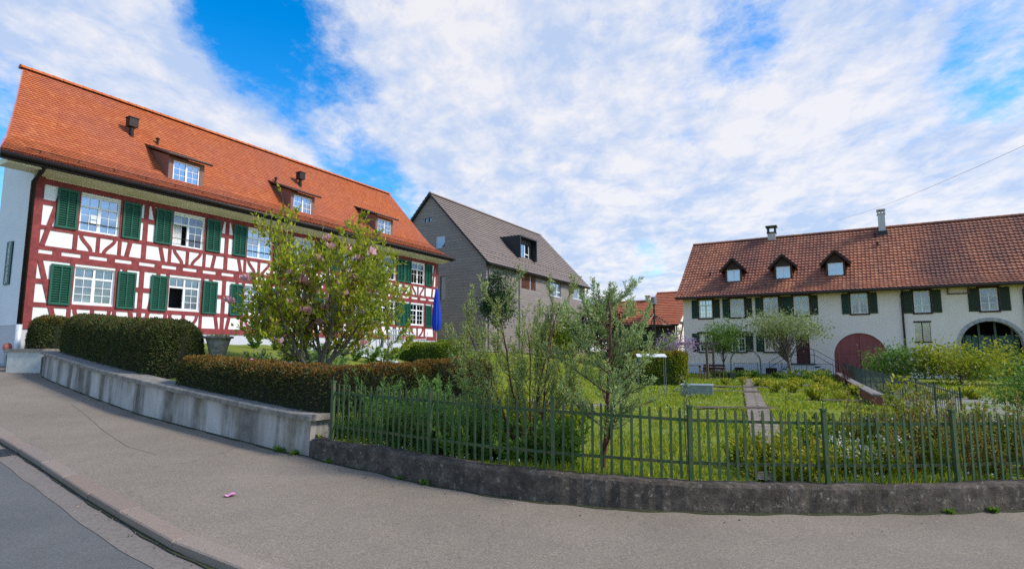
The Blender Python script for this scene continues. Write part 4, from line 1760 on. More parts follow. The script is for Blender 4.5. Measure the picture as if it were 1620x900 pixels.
    for sx in (-1, 1):
        for k in range(5):
            zt = .80 - .16 * (k + 1)
            a = 7.02 - .26 * (k + 1) - .02 if sx < 0 else 8.36 + .26 * k
            mb.box(a, a + .27, -1.28, -.03, zt + .002, zt + .05)
    mb.build('treads', M['slate_metal'], st)
    mb = MB()
    for sx in (-1, 1):
        x0 = 7.02 if sx < 0 else 8.36
        x1 = x0 + sx * 1.30
        mb.tube([(x0, -1.2, .88), (x0, -1.2, 1.78)], .02, 6)
        mb.tube([(x1, -1.2, .1), (x1, -1.2, .95)], .02, 6)
        for dz in (0, -.35):
            mb.tube([(x0, -1.2, 1.78 + dz), (x1, -1.2, .95 + dz)], .016, 6)
    for dz in (0, -.35):
        mb.tube([(7.02, -1.2, 1.78 + dz), (8.36, -1.2, 1.78 + dz)], .016, 6)
    mb.build('railing', M['iron'], st)
    # red arched gate: two leaves
    c, r = (gate[0] + gate[1]) / 2, (gate[1] - gate[0]) / 2
    for sx in (-1, 1):
        mb = MB()
        poly = [(c + sx * .012, -.35)]
        for k in range(15):
            a = math.pi / 2 * k / 14
            poly.append((c + sx * (.012 + (r - .02) * math.sin(a)), 1.35 + (2.80 - 1.35 - .02) * math.cos(a)))
        poly.append((c + sx * (r - .01), -.35))
        if sx > 0:
            poly = poly[::-1]
        mb.prism(poly, 'y', .10, .16)
        g = mb.build('gate_leaf', M['gate_red'], root)
        mb = MB()
        for z in (.35, 1.50):
            x0, x1 = sorted((c + sx * .05, c + sx * (r - .10)))
            mb.box(x0, x1, .078, .10, z, z + .13)
        for k in range(1, 9):
            x = c + sx * (r * k / 9)
            mb.box(x - .006, x + .006, .094, .10, -.3, 1.3)
        mb.build('battens', M['gate_red'], g)
    # stone arch of the open passage
    mb = MB()
    ca, ra = (arch[0] + arch[1]) / 2, (arch[1] - arch[0]) / 2
    n = 15
    for k in range(n):
        a0, a1 = math.pi * k / n + .012, math.pi * (k + 1) / n - .012
        P = []
        for a, e in ((a0, 0), (a1, 0), (a1, .20), (a0, .20)):
            P.append((ca - (ra + e) * math.cos(a), 2.0 + (1.38 + e) * math.sin(a)))
        mb.prism(P, 'y', -.05, .3)
    for sx in (-1, 1):
        for k in range(4):
            x0, x1 = sorted((ca + sx * ra, ca + sx * (ra + .20)))
            mb.box(x0, x1, -.05, .3, -.4 + .6 * k + .01, -.4 + .6 * (k + 1) - .01)
    mb.build('stone_arch', M['stone'], root)
    mb = MB()
    for k in range(4):
        x = arch[0] + .2 + k * .75
        mb.box(x, x + .10, .78, .88, -.3, 3.5)
    for k in range(9):
        x = arch[0] + .05 + k * .31
        mb.box(x, x + .27, .90, .93, -.3, 2.55 + .05 * (k % 2))
    mb.build('inner_partition', M['partition'], root)
    # small wooden rack under the eave
    mb = MB()
    mb.box(15.52, 17.0 - .45, -.12, -.003, 5.00, 5.06)
    for x in (15.52, 16.50):
        mb.box(x, x + .05, -.12, -.003, 5.06, 5.40)
    mb.build('wall_rack', M['wood_old'], root)
    # eaves
    mb = MB()
    mb.box(-.3, E, -.62, -.003, 5.40, 5.44)
    mb.build('soffit', M['timber_dark'], root)
    mb = MB()
    mb.box(-.3, E, -.76, -.63, 5.34, 5.47)
    mb.tube([(-.3, -.84, 5.44), (E, -.84, 5.44)], .075, 8)
    gu = mb.build('gutter', M['copper_brown'], root)
    for s in (13.25, 18.95):
        mb = MB()
        mb.tube([(s, -.8, 5.38), (s, -.1, 5.1), (s, -.1, 0)], .055, 8)
        mb.build('downpipe', M['gutter_dark'], gu)
    # roof
    s0f = lambda t: -.40 + .25 * t
    mb = MB()
    deck(mb, prof, s0f, lambda t: E + .3, 10.0, .10)
    roof = mb.build('roof', M['tile_rust'], root)
    mb = MB()
    tile_slope(mb, prof, lambda t: (s0f(t) - .05, 23.5), 0.335, 0.225, 'pan', jitter=.006)
    tile_slope(mb, prof, lambda t: (s0f(t) - .05, E + .3), 0.335, 0.5, 'flat', mirror=5.0)
    tile_slope(mb, prof, lambda t: (23.5, E + .3), 0.335, 0.5, 'flat')
    mb.build('tiles', M['tile_rust'], roof)
    mb = MB()
    ridge_tiles(mb, -.18, E, 5.0, 10.32, .14)
    mb.build('ridge_tiles', M['tile_rust'], roof)
    # gabled dormers
    for k, c in enumerate((3.45, 6.69, 9.84)):
        wf, zb, hw = .85, 6.58, .56
        ze, zp = 7.52, 8.30
        mb = MB()
        wall_faces(mb, c - hw, c + hw, zb - .2, ze, wf, [(c - .44, c + .44, zb + .06, zb + .90)], .1)
        mb.add([(c - hw, wf, ze), (c + hw, wf, ze), (c, wf, zp - .12)], [(0, 1, 2)])
        for sx in (-1, 1):
            x = c + sx * hw
            mb.add([(x, wf, zb - .2), (x, wf, ze), (x, 2.1, ze), (x, 1.3, 6.75)], [(0, 1, 2, 3)])
        d = mb.build('dormer', M['boards_dark'], root)
        mb = MB()
        for sx in (-1, 1):
            xe, zeav = c + sx * (hw + .32), ze - .12
            t = .05
            ri = wf - .32
            back_e = 1.2 + (zeav - 6.8) / .908 + .15
            back_r = 1.2 + (zp - 6.8) / .908 + .15
            vs = [(c, ri, zp), (xe, ri, zeav), (xe, back_e, zeav), (c, back_r, zp)]
            vs2 = [(x, y, z - .07) for x, y, z in vs]
            mb.add(vs + vs2, [(0, 1, 2, 3), (7, 6, 5, 4), (0, 4, 5, 1), (1, 5, 6, 2), (3, 2, 6, 7)])
        rf = mb.build('dormer_roof', M['tile_rust'], d)
        mb = MB()
        for sx in (-1, 1):
            xe, zeav = c + sx * (hw + .34), ze - .14
            mb.bar((c, wf - .34, zp - .04), (xe, wf - .34, zeav - .04), .04, .15, (0, 0, 1))
        mb.build('bargeboard', M['timber_dark'], d)
        mb = MB()
        mb.box(c - hw + .01, c + hw - .01, wf + .4, wf + .43, zb, ze)
        mb.build('dormer_interior', M['interior'], d)
        fr, gl = window_meshes(.88, .84, 'casement')
        inst('window_frame', shared(('fr', .88, .84, 'cs'), lambda: fr.mesh('window_frame', M['white_paint'])), d, (c, wf + .03, zb + .06))
        inst('pane', shared(('gl', .88, .84, 'cs'), lambda: gl.mesh('pane', M['glass_sky'])), d, (c, wf + .03, zb + .06))
    # chimneys
    mb = MB()
    s, w = 5.72, 5.0
    mb.box(s - .28, s + .28, w - .28, w + .28, 9.7, 10.62)
    ch = mb.build('chimney', M['mortar'], root)
    mb = MB()
    for dx in (-.24, .24):
        for dy in (-.24, .24):
            mb.box(s + dx - .06, s + dx + .06, w + dy - .06, w + dy + .06, 10.72, 11.10)
    mb.box(s - .33, s + .33, w - .33, w + .33, 10.622, 10.718)
    mb.box(s - .40, s + .40, w - .40, w + .40, 11.102, 11.20)
    mb.build('chimney_cap', M['slate_metal'], ch)
    mb = MB()
    s, w = 12.8, 4.6
    mb.box(s - .20, s + .20, w - .25, w + .25, 9.4, 11.15)
    ch = mb.build('chimney', M['concrete_pale'], root)
    mb = MB()
    mb.box(s - .25, s + .25, w - .30, w + .30, 11.152, 11.22)
    for dx in (-.18, 0, .18):
        mb.box(s + dx - .04, s + dx + .04, w - .24, w + .24, 11.222, 11.42)
    mb.box(s - .26, s + .26, w - .31, w + .31, 11.422, 11.50)
    mb.build('chimney_cap', M['mortar'], ch)
    mb = MB()
    mb.box(s - .27, s + .27, w - .40, w - .252, 9.62, 9.95)
    mb.build('flashing', M['slate_metal'], ch)
    for s, w in ((12.35, 4.1), (12.4, 3.25), (1.7, 1.55)):
        mb = MB()
        z = prof.z(w)
        mb.tube([(s, w, z - .1), (s, w, z + .32)], .055, 8)
        mb.lathe([(.09, 0), (.10, .06), (.03, .12)], (s, w, z + .30), 10)
        mb.build('roof_vent', M['gutter_dark'], root)


farmhouse()


# ------------------------------------------------------------------ far buildings
def barn(name, label, loc, L_, D_, zb, ze, zr, over, mats, chim=()):
    root = thing(name, label, 'barn', loc, A2)
    prof = Profile([(-over, ze - .35), (D_ / 2, zr)])
    mb = MB()
    wall_faces(mb, 0, L_, zb, ze, 0, [])
    mb.build('wall', M[mats[0]], root)
    mb = MB()
    mb.add([(x, y, z) for x in (0, L_) for y, z in ((0, zb), (D_, zb), (D_, ze), (D_ / 2, zr - .1), (0, ze))], [(0, 1, 2, 3, 4), (9, 8, 7, 6, 5), (1, 6, 7, 2)])
    mb.build('gable_wall', M[mats[1]], root)
    mb = MB()
    deck(mb, prof, lambda t: -.4, lambda t: L_ + .4, D_, .12)
    roof = mb.build('roof', M['timber_dark'], root)
    mb = MB()
    tile_slope(mb, prof, lambda t: (-.43, L_ + .43), .4, .3, 'flat')
    tile_slope(mb, prof, lambda t: (-.43, L_ + .43), .4, .6, 'flat', mirror=D_ / 2)
    mb.build('tiles', M['tile_far'], roof)
    mb = MB()
    ridge_tiles(mb, -.4, L_ + .4, D_ / 2, zr + .06)
    mb.build('ridge_tiles', M['tile_far'], roof)
    for s, w, wd, h, mat in chim:
        mb = MB()
        z = prof.z(min(w, D_ - w))
        mb.box(s - wd / 2, s + wd / 2, w - wd / 2, w + wd / 2, z - .5, z + h)
        c = mb.build('chimney', M[mat], root)
        mb = MB()
        mb.box(s - wd / 2 - .07, s + wd / 2 + .07, w - wd / 2 - .07, w + wd / 2 + .07, z + h + .002, z + h + .12)
        mb.build('chimney_cap', M['mortar'], c)
    return root, prof


r_, p_ = barn('barn', 'low barn with plain orange tiled roof and red brick chimney in the far gap', (10.2, 61.5, 0), 7.2, 9.0, -1, 4.75, 7.3, .6, ('boards_dark', 'boards_dark'), ((3.3, 4.5, .5, .5, 'mortar'), (5.9, 2.6, .6, 1.0, 'brick_red')))
r2_, p2_ = barn('barn', 'taller orange roofed barn with dark timbered pale gable close behind the cream farmhouse', (12.55, 54.0, 0), 2.9, 12.0, -1, 4.45, 7.7, .5, ('boards_dark', 'plaster_cream'))
mb = MB()
for a, b in (((2.9, .3, 4.4), (2.9, 6.0, 4.4)), ((2.9, .4, 2.4), (2.9, 11.5, 2.4)), ((2.9, 1.2, 2.4), (2.9, 3.6, 5.2)), ((2.9, 3.6, 0), (2.9, 3.6, 5.6)), ((2.9, .3, 0), (2.9, .3, 4.4)), ((2.9, 6.0, 0), (2.9, 6.0, 7.0))):
    mb.bar(Vector(a) + Vector((.03, 0, 0)), Vector(b) + Vector((.03, 0, 0)), .22, .08, (1, 0, 0))
mb.build('timber_frame', M['timber_dark'], r2_)


# ------------------------------------------------------------------ street walls
def wall_loft(mb, pts, sect, zf):
    """loft: for each plan point (x, y, nx, ny) a section of (offset along normal, height fn)"""
    rows = []
    for (x, y, nx, ny) in pts:
        rows.append([(x + nx * o, y + ny * o, z) for o, z in sect(x, y)])
    n = len(rows[0])
    vs = [v for r in rows for v in r]
    fs = []
    for k in range(len(rows) - 1):
        for i in range(n):
            j = (i + 1) % n
            fs.append((k * n + i, (k + 1) * n + i, (k + 1) * n + j, k * n + j))
    fs.append(tuple(range(n)))
    fs.append(tuple((len(rows) - 1) * n + i for i in range(n - 1, -1, -1)))
    mb.add(vs, fs)


def plan(x0, x1, step):
    out = []
    n = max(2, int((x1 - x0) / step))
    for k in range(n + 1):
        x = x0 + (x1 - x0) * k / n
        e = 0.12
        t = Vector((2 * e, float(wall_y(x + e) - wall_y(x - e)))).normalized()
        out.append((x, float(wall_y(x)), -t.y, t.x))
    return out


def street_walls():
    root = thing('retaining_wall', 'pale retaining wall streaked with dark water stains under the clipped hedges', 'wall')
    mb = MB()
    rc = lambda x: float(np.interp(x, [p[0] for p in WALLTOP], [p[1] for p in WALLTOP]))
    wall_loft(mb, plan(-13.2, -2.66, .25), lambda x, y: [(0, road_z(x, y) - .2), (.02, rc(x) - .075), (.34, rc(x) - .075), (.34, road_z(x, y) - .2)], None)
    mb.build('wall_body', M['retaining'], root)
    mb = MB()
    r = random.Random(2)
    wall_loft(mb, plan(-13.25, -2.60, .2), lambda x, y: [(-.05, rc(x) - .073), (-.055, rc(x) - .012), (-.04, rc(x) + .004 * r.random()), (.36, rc(x) + .01), (.37, rc(x) - .073)], None)
    mb.build('coping', M['coping'], root)
    # end block beside the house
    t2 = thing('wall_pier', 'short pale concrete pier where the retaining wall meets the house', 'pier', (-14.15, 16.95, 0))
    mb = MB()
    zg = road_z(-14.1, 16.9)
    mb.box(-.55, .45, -.25, .45, zg - .2, 1.62)
    mb.build('pier_body', M['concrete_pale'], t2)
    mb = MB()
    mb.box(-.60, .50, -.30, .50, 1.622, 1.70)
    mb.build('pier_cap', M['coping'], t2)
    # low wall that carries the fence
    t3 = thing('fence_wall', 'low dark mossy lichened wall carrying the green picket fence', 'wall')
    rr = random.Random(8)
    mb = MB()

    def sect(x, y):
        z = float(cap_z(x)) + rr.uniform(-.007, .007)
        j = rr.uniform(-.006, .006)
        return [(j - .01, road_z(x, y) - .2), (j + rr.uniform(-.008, .008), road_z(x, y) + .12), (j + .004, z - .035), (.022, z - .006), (.10, z), (.20, z - .004), (.24, z - .05), (.24, road_z(x, y) - .2)]
    wall_loft(mb, plan(-2.64, 16, .07), sect, None)
    mb.build('wall_body', M['lowwall'], t3)


street_walls()


def fence_line():
    """points every 1 cm along the fence centre line"""
    pts, d = [], [0.0]
    for x in np.arange(-2.52, 12.0, 0.01):
        a = float(wall_y(x - .1)), float(wall_y(x + .1))
        t = Vector((.2, a[1] - a[0])).normalized()
        pts.append(Vector((x - t.y * .12, float(wall_y(x)) + t.x * .12, float(cap_z(x)))))
    for a, b in zip(pts, pts[1:]):
        d.append(d[-1] + (b - a).length)
    return pts, d


def picket_fence():
    pts, d = fence_line()
    root = thing('picket_fence', 'rusty green iron picket fence on the low dark wall along the pavement', 'fence')
    H = 0.715
    mb = MB()
    w, t = .026, .010
    mb.prism([(-w / 2, .015), (w / 2, .015), (w / 2, H - .035), (w * .22, H), (-w * .22, H), (-w / 2, H - .035)], 'y', -t / 2, t / 2)
    pk = mb.mesh('picket', M['fence_green'])
    mb = MB()
    s = .021
    mb.box(-s, s, -s, s, -.03, H + .02)
    mb.box(-s - .006, s + .006, -s - .006, s + .006, H + .02, H + .04)
    mb.tube([(0, 0, H + .04), (0, 0, H + .10)], [.007, .004], 6)
    po = mb.mesh('post', M['fence_green'])

    def atd(q):
        k = int(np.searchsorted(d, q))
        k = min(max(k, 1), len(pts) - 1)
        tt = (pts[k] - pts[k - 1])
        return pts[k], math.atan2(tt.y, tt.x)
    post_x = [-2.40, -1.0, 0.40, 1.81, 3.26, 4.73, 6.25, 7.8, 9.4]
    pd = [d[int((x + 2.52) / .01)] for x in post_x]
    r = random.Random(4)
    for q in pd:
        p, a = atd(q)
        o = inst('post', po, root, p, a)
        o.rotation_euler = (r.uniform(-.012, .012), r.uniform(-.014, .014), a)
    cnt = 0
    for a, b in zip(pd, pd[1:]):
        n = max(2, round((b - a) / .097))
        for k in range(1, n):
            if cnt >= 98:
                break
            p, an = atd(a + (b - a) * k / n)
            o = inst('picket', pk, root, p + Vector((0, 0, r.uniform(-.006, .006))), an)
            o.rotation_euler = (r.uniform(-.02, .02), r.uniform(-.016, .016), an + r.uniform(-.06, .06))
            cnt += 1
    for zz in (.175, .60):
        mb = MB()
        last = None
        for q in np.arange(pd[0], pd[-1], .12):
            p, an = atd(q)
            n_ = Vector((-math.sin(an), math.cos(an), 0)) * .017
            c = p + n_ + Vector((0, 0, zz))
            if last is not None:
                mb.bar(last, c, .008, .030)
            last = c
        mb.build('rail', M['fence_green'], root)


picket_fence()


def small_fence(name, label, a, b, H, spacing, mat, npost, cap=100, curve=0):
    """thin iron fence from a to b on the garden ground"""
    a, b = Vector(a), Vector(b)
    root = thing(name, label, 'fence')
    L_ = (b - a).length
    ang = math.atan2((b - a).y, (b - a).x)

    def P(f):
        p = a.lerp(b, f)
        return Vector((p.x, p.y, float(garden_z(p.x, p.y)) + .02))
    mb = MB()
    mb.tube([(0, 0, .02), (0, 0, H)], .006, 5)
    pk = mb.mesh('picket', mat)
    mb = MB()
    mb.tube([(0, 0, -.1), (0, 0, H + .06)], .015, 6)
    po = mb.mesh('post', mat)
    n = int(L_ / spacing)
    near = sorted(range(n + 1), key=lambda k: P(k / n).length)
    keep = set(near[:cap - 2])
    rest = MB()
    for k in range(n + 1):
        p = P(k / n)
        if k in keep:
            inst('picket', pk, root, p, ang)
        else:
            rest.tube([p + Vector((0, 0, .02)), p + Vector((0, 0, H))], .006, 4)
    if rest.v:
        o = rest.build('far_pickets', mat, root)
        o['kind'] = 'stuff'
    for k in range(npost + 1):
        inst('post', po, root, P(k / npost), ang)
    for z in (.10, H - .05):
        mb = MB()
        mb.tube([P(k / 30) + Vector((0, 0, z)) for k in range(31)], .012, 5)
        mb.build('rail', mat, root)


small_fence('garden_fence', 'low dark iron fence before the steps of the cream farmhouse', rh(3.9, -3.4)[:2] + (0,), rh(9.4, -3.4)[:2] + (0,), .85, .125, M['iron_green'], 4)
small_fence('driveway_fence', 'thin dark iron fence running along the driveway towards the red gate', (6.9, 8.9, 0), (20.6, 35.6, 0), .80, .17, M['iron_green'], 15)


def brick_edge():
    root = thing('garden_wall', 'low red brown brick wall edging the flower garden beside the driveway', 'wall')
    n = 60
    r = random.Random(3)
    mb, cp = MB(), MB()
    a, b = Vector((10.0, 15.8, 0)), Vector((19.9, 35.2, 0))
    for k in range(n):
        p, q = a.lerp(b, k / n), a.lerp(b, (k + .97) / n)
        z = float(garden_z(p.x, p.y))
        mb.bar(p + Vector((0, 0, z + .08)), q + Vector((0, 0, z + .08 + r.uniform(-.01, .01))), .22, .36)
        cp.bar(p + Vector((0, 0, z + .285)), q + Vector((0, 0, z + .285)), .28, .045)
    mb.build('wall_body', M['brick_red'], root)
    cp.build('coping', M['coping'], root)


brick_edge()


# ------------------------------------------------------------------ plants
def rand_dir(n):
    return norm(rng.normal(size=(n, 3)))


def grow(p, d, L_, r, level, cfg, out, rr):
    """recursive branch; out gets (points, radii, level)"""
    n = cfg['seg'][level]
    pts, rad = [Vector(p)], [r]
    d = Vector(d).normalized()
    st = L_ / n
    for k in range(n):
        d = (d + Vector((rr.gauss(0, 1), rr.gauss(0, 1), rr.gauss(0, 1))) * cfg['wig'][level] + Vector((0, 0, 1)) * cfg['up'][level]).normalized()
        pts.append(pts[-1] + d * st)
        rad.append(r * (1 - (k + 1) / n * cfg['taper'][level]))
    out.append((pts, rad, level))
    if level + 1 < len(cfg['seg']):
        m = cfg['kids'][level]
        m = m if isinstance(m, int) else rr.randint(*m)
        f0 = cfg['from'][level]
        for k in range(m):
            f = f0 + (1 - f0) * (k + rr.random()) / m
            x = f * n
            i = min(int(x), n - 1)
            q = pts[i].lerp(pts[i + 1], x - i)
            t = (pts[i + 1] - pts[i]).normalized()
            s = t.orthogonal().normalized()
            s.rotate(Matrix.Rotation(rr.uniform(0, 2 * math.pi), 3, t))
            a = cfg['ang'][level] * rr.uniform(.7, 1.25)
            nd = t * math.cos(a) + s * math.sin(a)
            ln = cfg['len'][level + 1] * rr.uniform(.6, 1.15) * (1 - cfg.get('shrink', .45) * f)
            grow(q, nd, ln, rad[i] * cfg['rr'][level], level + 1, cfg, out, rr)


def wood_mesh(name, br, mat, minr=.0022, sides=(8, 6, 5, 4)):
    mb = MB()
    mb.smooth = True
    for pts, rad, lv in br:
        mb.tube(pts, [max(x, minr) for x in rad], sides[min(lv, 3)], cap=False)
    return mb.mesh(name, mat)


def twig_leaves(br, levels, per_m, L_, W, ang=0.9, skip=0.0, jitter=.0):
    """leaf bases/directions spiralling along branches of the given levels"""
    P, D = [], []
    for pts, rad, lv in br:
        if lv not in levels:
            continue
        for k in range(len(pts) - 1):
            a, b = np.array(pts[k]), np.array(pts[k + 1])
            if len(pts) > 2 and k / (len(pts) - 1) < skip:
                continue
            ln = np.linalg.norm(b - a)
            m = rng.poisson(ln * per_m)
            if m == 0:
                continue
            f = rng.random(m)[:, None]
            q = a + (b - a) * f
            t = (b - a) / max(ln, 1e-6)
            s = rand_dir(m)
            s = norm(s - (s @ t)[:, None] * t)
            dd = t * math.cos(ang) + s * math.sin(ang) + rng.normal(size=(m, 3)) * .15
            P.append(q + s * .004 + rng.normal(size=(m, 3)) * jitter)
            D.append(dd)
    P, D = np.concatenate(P), np.concatenate(D)
    n = len(P)
    return P, D, L_ * rng.uniform(.65, 1.2, n), W * rng.uniform(.75, 1.2, n)


def gz(x, y):
    return float(garden_z(x, y))


# ---- clipped hedges
def hedge(name, label, path, w, h, mats, dens=1500, lsz=(.045, .018), tip=0.0, tipband=.12, power=3.2, zfun=None, round_ends=True, core=None, lumps=.02):
    """path: centre line (x, y); h: height over base; zfun(x, y): base height"""
    zfun = zfun or (lambda x, y: gz(x, y))
    path = [Vector(p) for p in path]
    # resample
    d = [0]
    for a, b in zip(path, path[1:]):
        d.append(d[-1] + (b - a).length)
    Lt = d[-1]

    def C(s):
        s = min(max(s, 0), Lt)
        for k in range(len(path) - 1):
            if s <= d[k + 1] or k == len(path) - 2:
                t = (path[k + 1] - path[k]).normalized()
                return path[k] + t * (s - d[k])
    C0 = C

    def C(s):
        t = C0(s + .35) - C0(s - .35)
        return C0(s), t.normalized()
    root = thing(name, label, 'hedge')
    nsec = 22

    def section(s, u, inset=0.0):
        """u in 0..1 around the section from foot to foot; returns point, outward"""
        p, t = C(s)
        n = Vector((-t.y, t.x))
        e = min(s, Lt - s)
        k = 1.0
        hr = h(s / Lt) if callable(h) else h
        if round_ends and e < w / 2:
            k = math.sqrt(max(0.0, 1 - (1 - e / (w / 2)) ** 2)) * .94 + .06
        a = math.pi * u
        cx, sx = math.cos(a), math.sin(a)
        px = math.copysign(abs(cx) ** (2 / power), cx) * (w / 2) * k
        pz = abs(sx) ** (2 / power) * hr * (.85 + .15 * k)
        z0 = zfun(p.x, p.y)
        lump = 1 + lumps * math.sin(s * 5.1 + u * 7) + lumps * math.sin(s * 11.3 - u * 13)
        q = Vector((p.x + n.x * px * (1 - inset) * lump, p.y + n.y * px * (1 - inset) * lump, z0 + pz * (1 - inset * .6) * lump))
        ow = Vector((n.x * cx, n.y * cx, max(0.02, sx)))
        return q, ow, pz / max(hr, .01)
    mb = MB()
    mb.smooth = True
    ns = max(10, int(Lt / .2))
    rows = []
    for i in range(ns + 1):
        rows.append([section(Lt * i / ns, j / nsec, .06)[0] for j in range(nsec + 1)])
    n = nsec + 1
    mb.add([v for r in rows for v in r], [(i * n + j, (i + 1) * n + j, (i + 1) * n + j + 1, i * n + j + 1) for i in range(ns) for j in range(nsec)] + [tuple(range(n)), tuple(ns * n + j for j in range(nsec, -1, -1))])
    mb.build('hedge_core', core or M['hedge_core'], root)
    per = 2 * (h(.5) if callable(h) else h) + w
    m = int(Lt * per * dens)
    P, D, mi = [], [], []
    S, Uu = rng.random(m) * Lt, rng.random(m)
    if round_ends:
        me_ = int(dens * w * 2.2 * (h(.5) if callable(h) else h))
        e_ = (w / 2) * (1 - np.cos(rng.random(me_) * math.pi / 2))
        S = np.concatenate([S, e_, Lt - e_])
        Uu = np.concatenate([Uu, rng.random(2 * me_)])
    # more at the ends
    for s, u in zip(S, Uu):
        q, ow, hf = section(s, u, rng.uniform(-.03, .06))
        P.append(q)
        D.append(np.array(ow) * .9 + rng.normal(size=3) * .55 + np.array([0, 0, .25]))
        x = hf + rng.normal() * .12
        mi.append((2 if x > 1 - tipband * .5 else 1) if (tip and x > 1 - tipband and rng.random() < tip) else (1 if rng.random() < .12 + .10 * math.sin(s * 3) else 0))
    n_ = len(P)
    o = inst('foliage', leafmesh('foliage', P, D, lsz[0] * rng.uniform(.6, 1.4, n_), lsz[1] * rng.uniform(.7, 1.3, n_), mats, mi), root)
    return root


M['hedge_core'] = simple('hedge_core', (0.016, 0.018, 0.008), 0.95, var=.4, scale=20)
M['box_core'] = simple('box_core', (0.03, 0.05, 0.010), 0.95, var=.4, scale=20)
YEW = [M['lf_yew'], M['lf_yew_mid'], M['lf_yew_tip']]


def off_wall(x, d):
    e = .15
    t = Vector((2 * e, float(wall_y(x + e) - wall_y(x - e)))).normalized()
    return (x - t.y * d, float(wall_y(x)) + t.x * d)


def base_cap(dz):
    return lambda x, y: gz(x, y) + dz


hedge('yew_hedge', 'tall rounded dark yew hedge on the retaining wall, the longer tall block', [off_wall(x, .85) for x in np.arange(-13.1, -6.95, .5)], 1.10, lambda f: 1.10 + .02 * math.sin(f * 9), YEW, dens=2200, lsz=(.046, .018), tip=.2, tipband=.09, zfun=lambda x, y: float(cap_z(x - .5)) - .06)
hedge('yew_hedge', 'stubby rounded yew bush beside the house corner, left of the long tall hedge', [(-15.3, 18.6), (-14.8, 18.25), (-14.2, 17.8)], 1.0, 1.15, YEW, dens=1300, lsz=(.06, .022), tip=.7, tipband=.10, zfun=lambda x, y: 1.55)
lowp = [off_wall(x, .50) for x in np.arange(-6.05, -3.1, .3)] + [(-2.55, 8.12), (-2.0, 8.30), (-1.25, 8.62)]
hedge('yew_hedge', 'low clipped yew hedge with bronze tips along the front of the wall top', lowp, .72, .60, YEW, dens=2200, lsz=(.042, .016), tip=.9, tipband=.22, power=4, zfun=lambda x, y: float(np.interp(x, [-6.0, -5.2, -2.6, -1.2], [.96, .90, .78, .84])))
hedge('yew_hedge', 'low bronze topped yew hedge behind the left part of the picket fence', [(-1.6, 9.2), (-.95, 9.35), (-.35, 9.5)], .75, .75, YEW, dens=1800, lsz=(.042, .016), tip=.9, tipband=.25, power=4, zfun=lambda x, y: .72)
hedge('box_hedge', 'low bright green box hedge below the blue parasol', [(-3.65, 19.6), (-2.8, 19.0), (-1.75, 18.6)], .95, .55, [M['lf_box'], M['lf_green'], M['lf_lime']], dens=1300, lsz=(.06, .03), tip=.8, tipband=.3, zfun=lambda x, y: 1.34, core=M['box_core'])
hedge('box_hedge', 'green box hedge on the terrace at the foot of the dark grey gable', [(-2.9, 22.4), (-2.3, 22.0), (-1.6, 21.8)], .9, .55, [M['lf_box'], M['lf_green'], M['lf_lime']], dens=1000, lsz=(.06, .03), tip=.8, tipband=.3, zfun=lambda x, y: 1.50, core=M['box_core'])
hedge('clipped_hedge', 'yellowish clipped hedge behind the white sheet roof in the garden', [(4.6, 27.0), (6.0, 26.6), (8.0, 26.2)], 1.2, 1.5, [M['lf_lime'], M['lf_box'], M['lf_yew_tip']], dens=500, lsz=(.09, .045), tip=.5, tipband=.3, zfun=lambda x, y: gz(x, y), core=M['box_core'])


# ---- magnolia
def blossom_mesh():
    P, D, L_, W = [], [], [], []
    for k in range(7):
        a = 2 * math.pi * k / 7
        P.append((0, 0, 0))
        D.append((math.cos(a) * .55, math.sin(a) * .55, 1.0 - .35 * (k % 2)))
        L_.append(.085)
        W.append(.055)
    return leafmesh('blossom', P, D, np.array(L_), np.array(W), M['lf_blossom'], fold=.5)


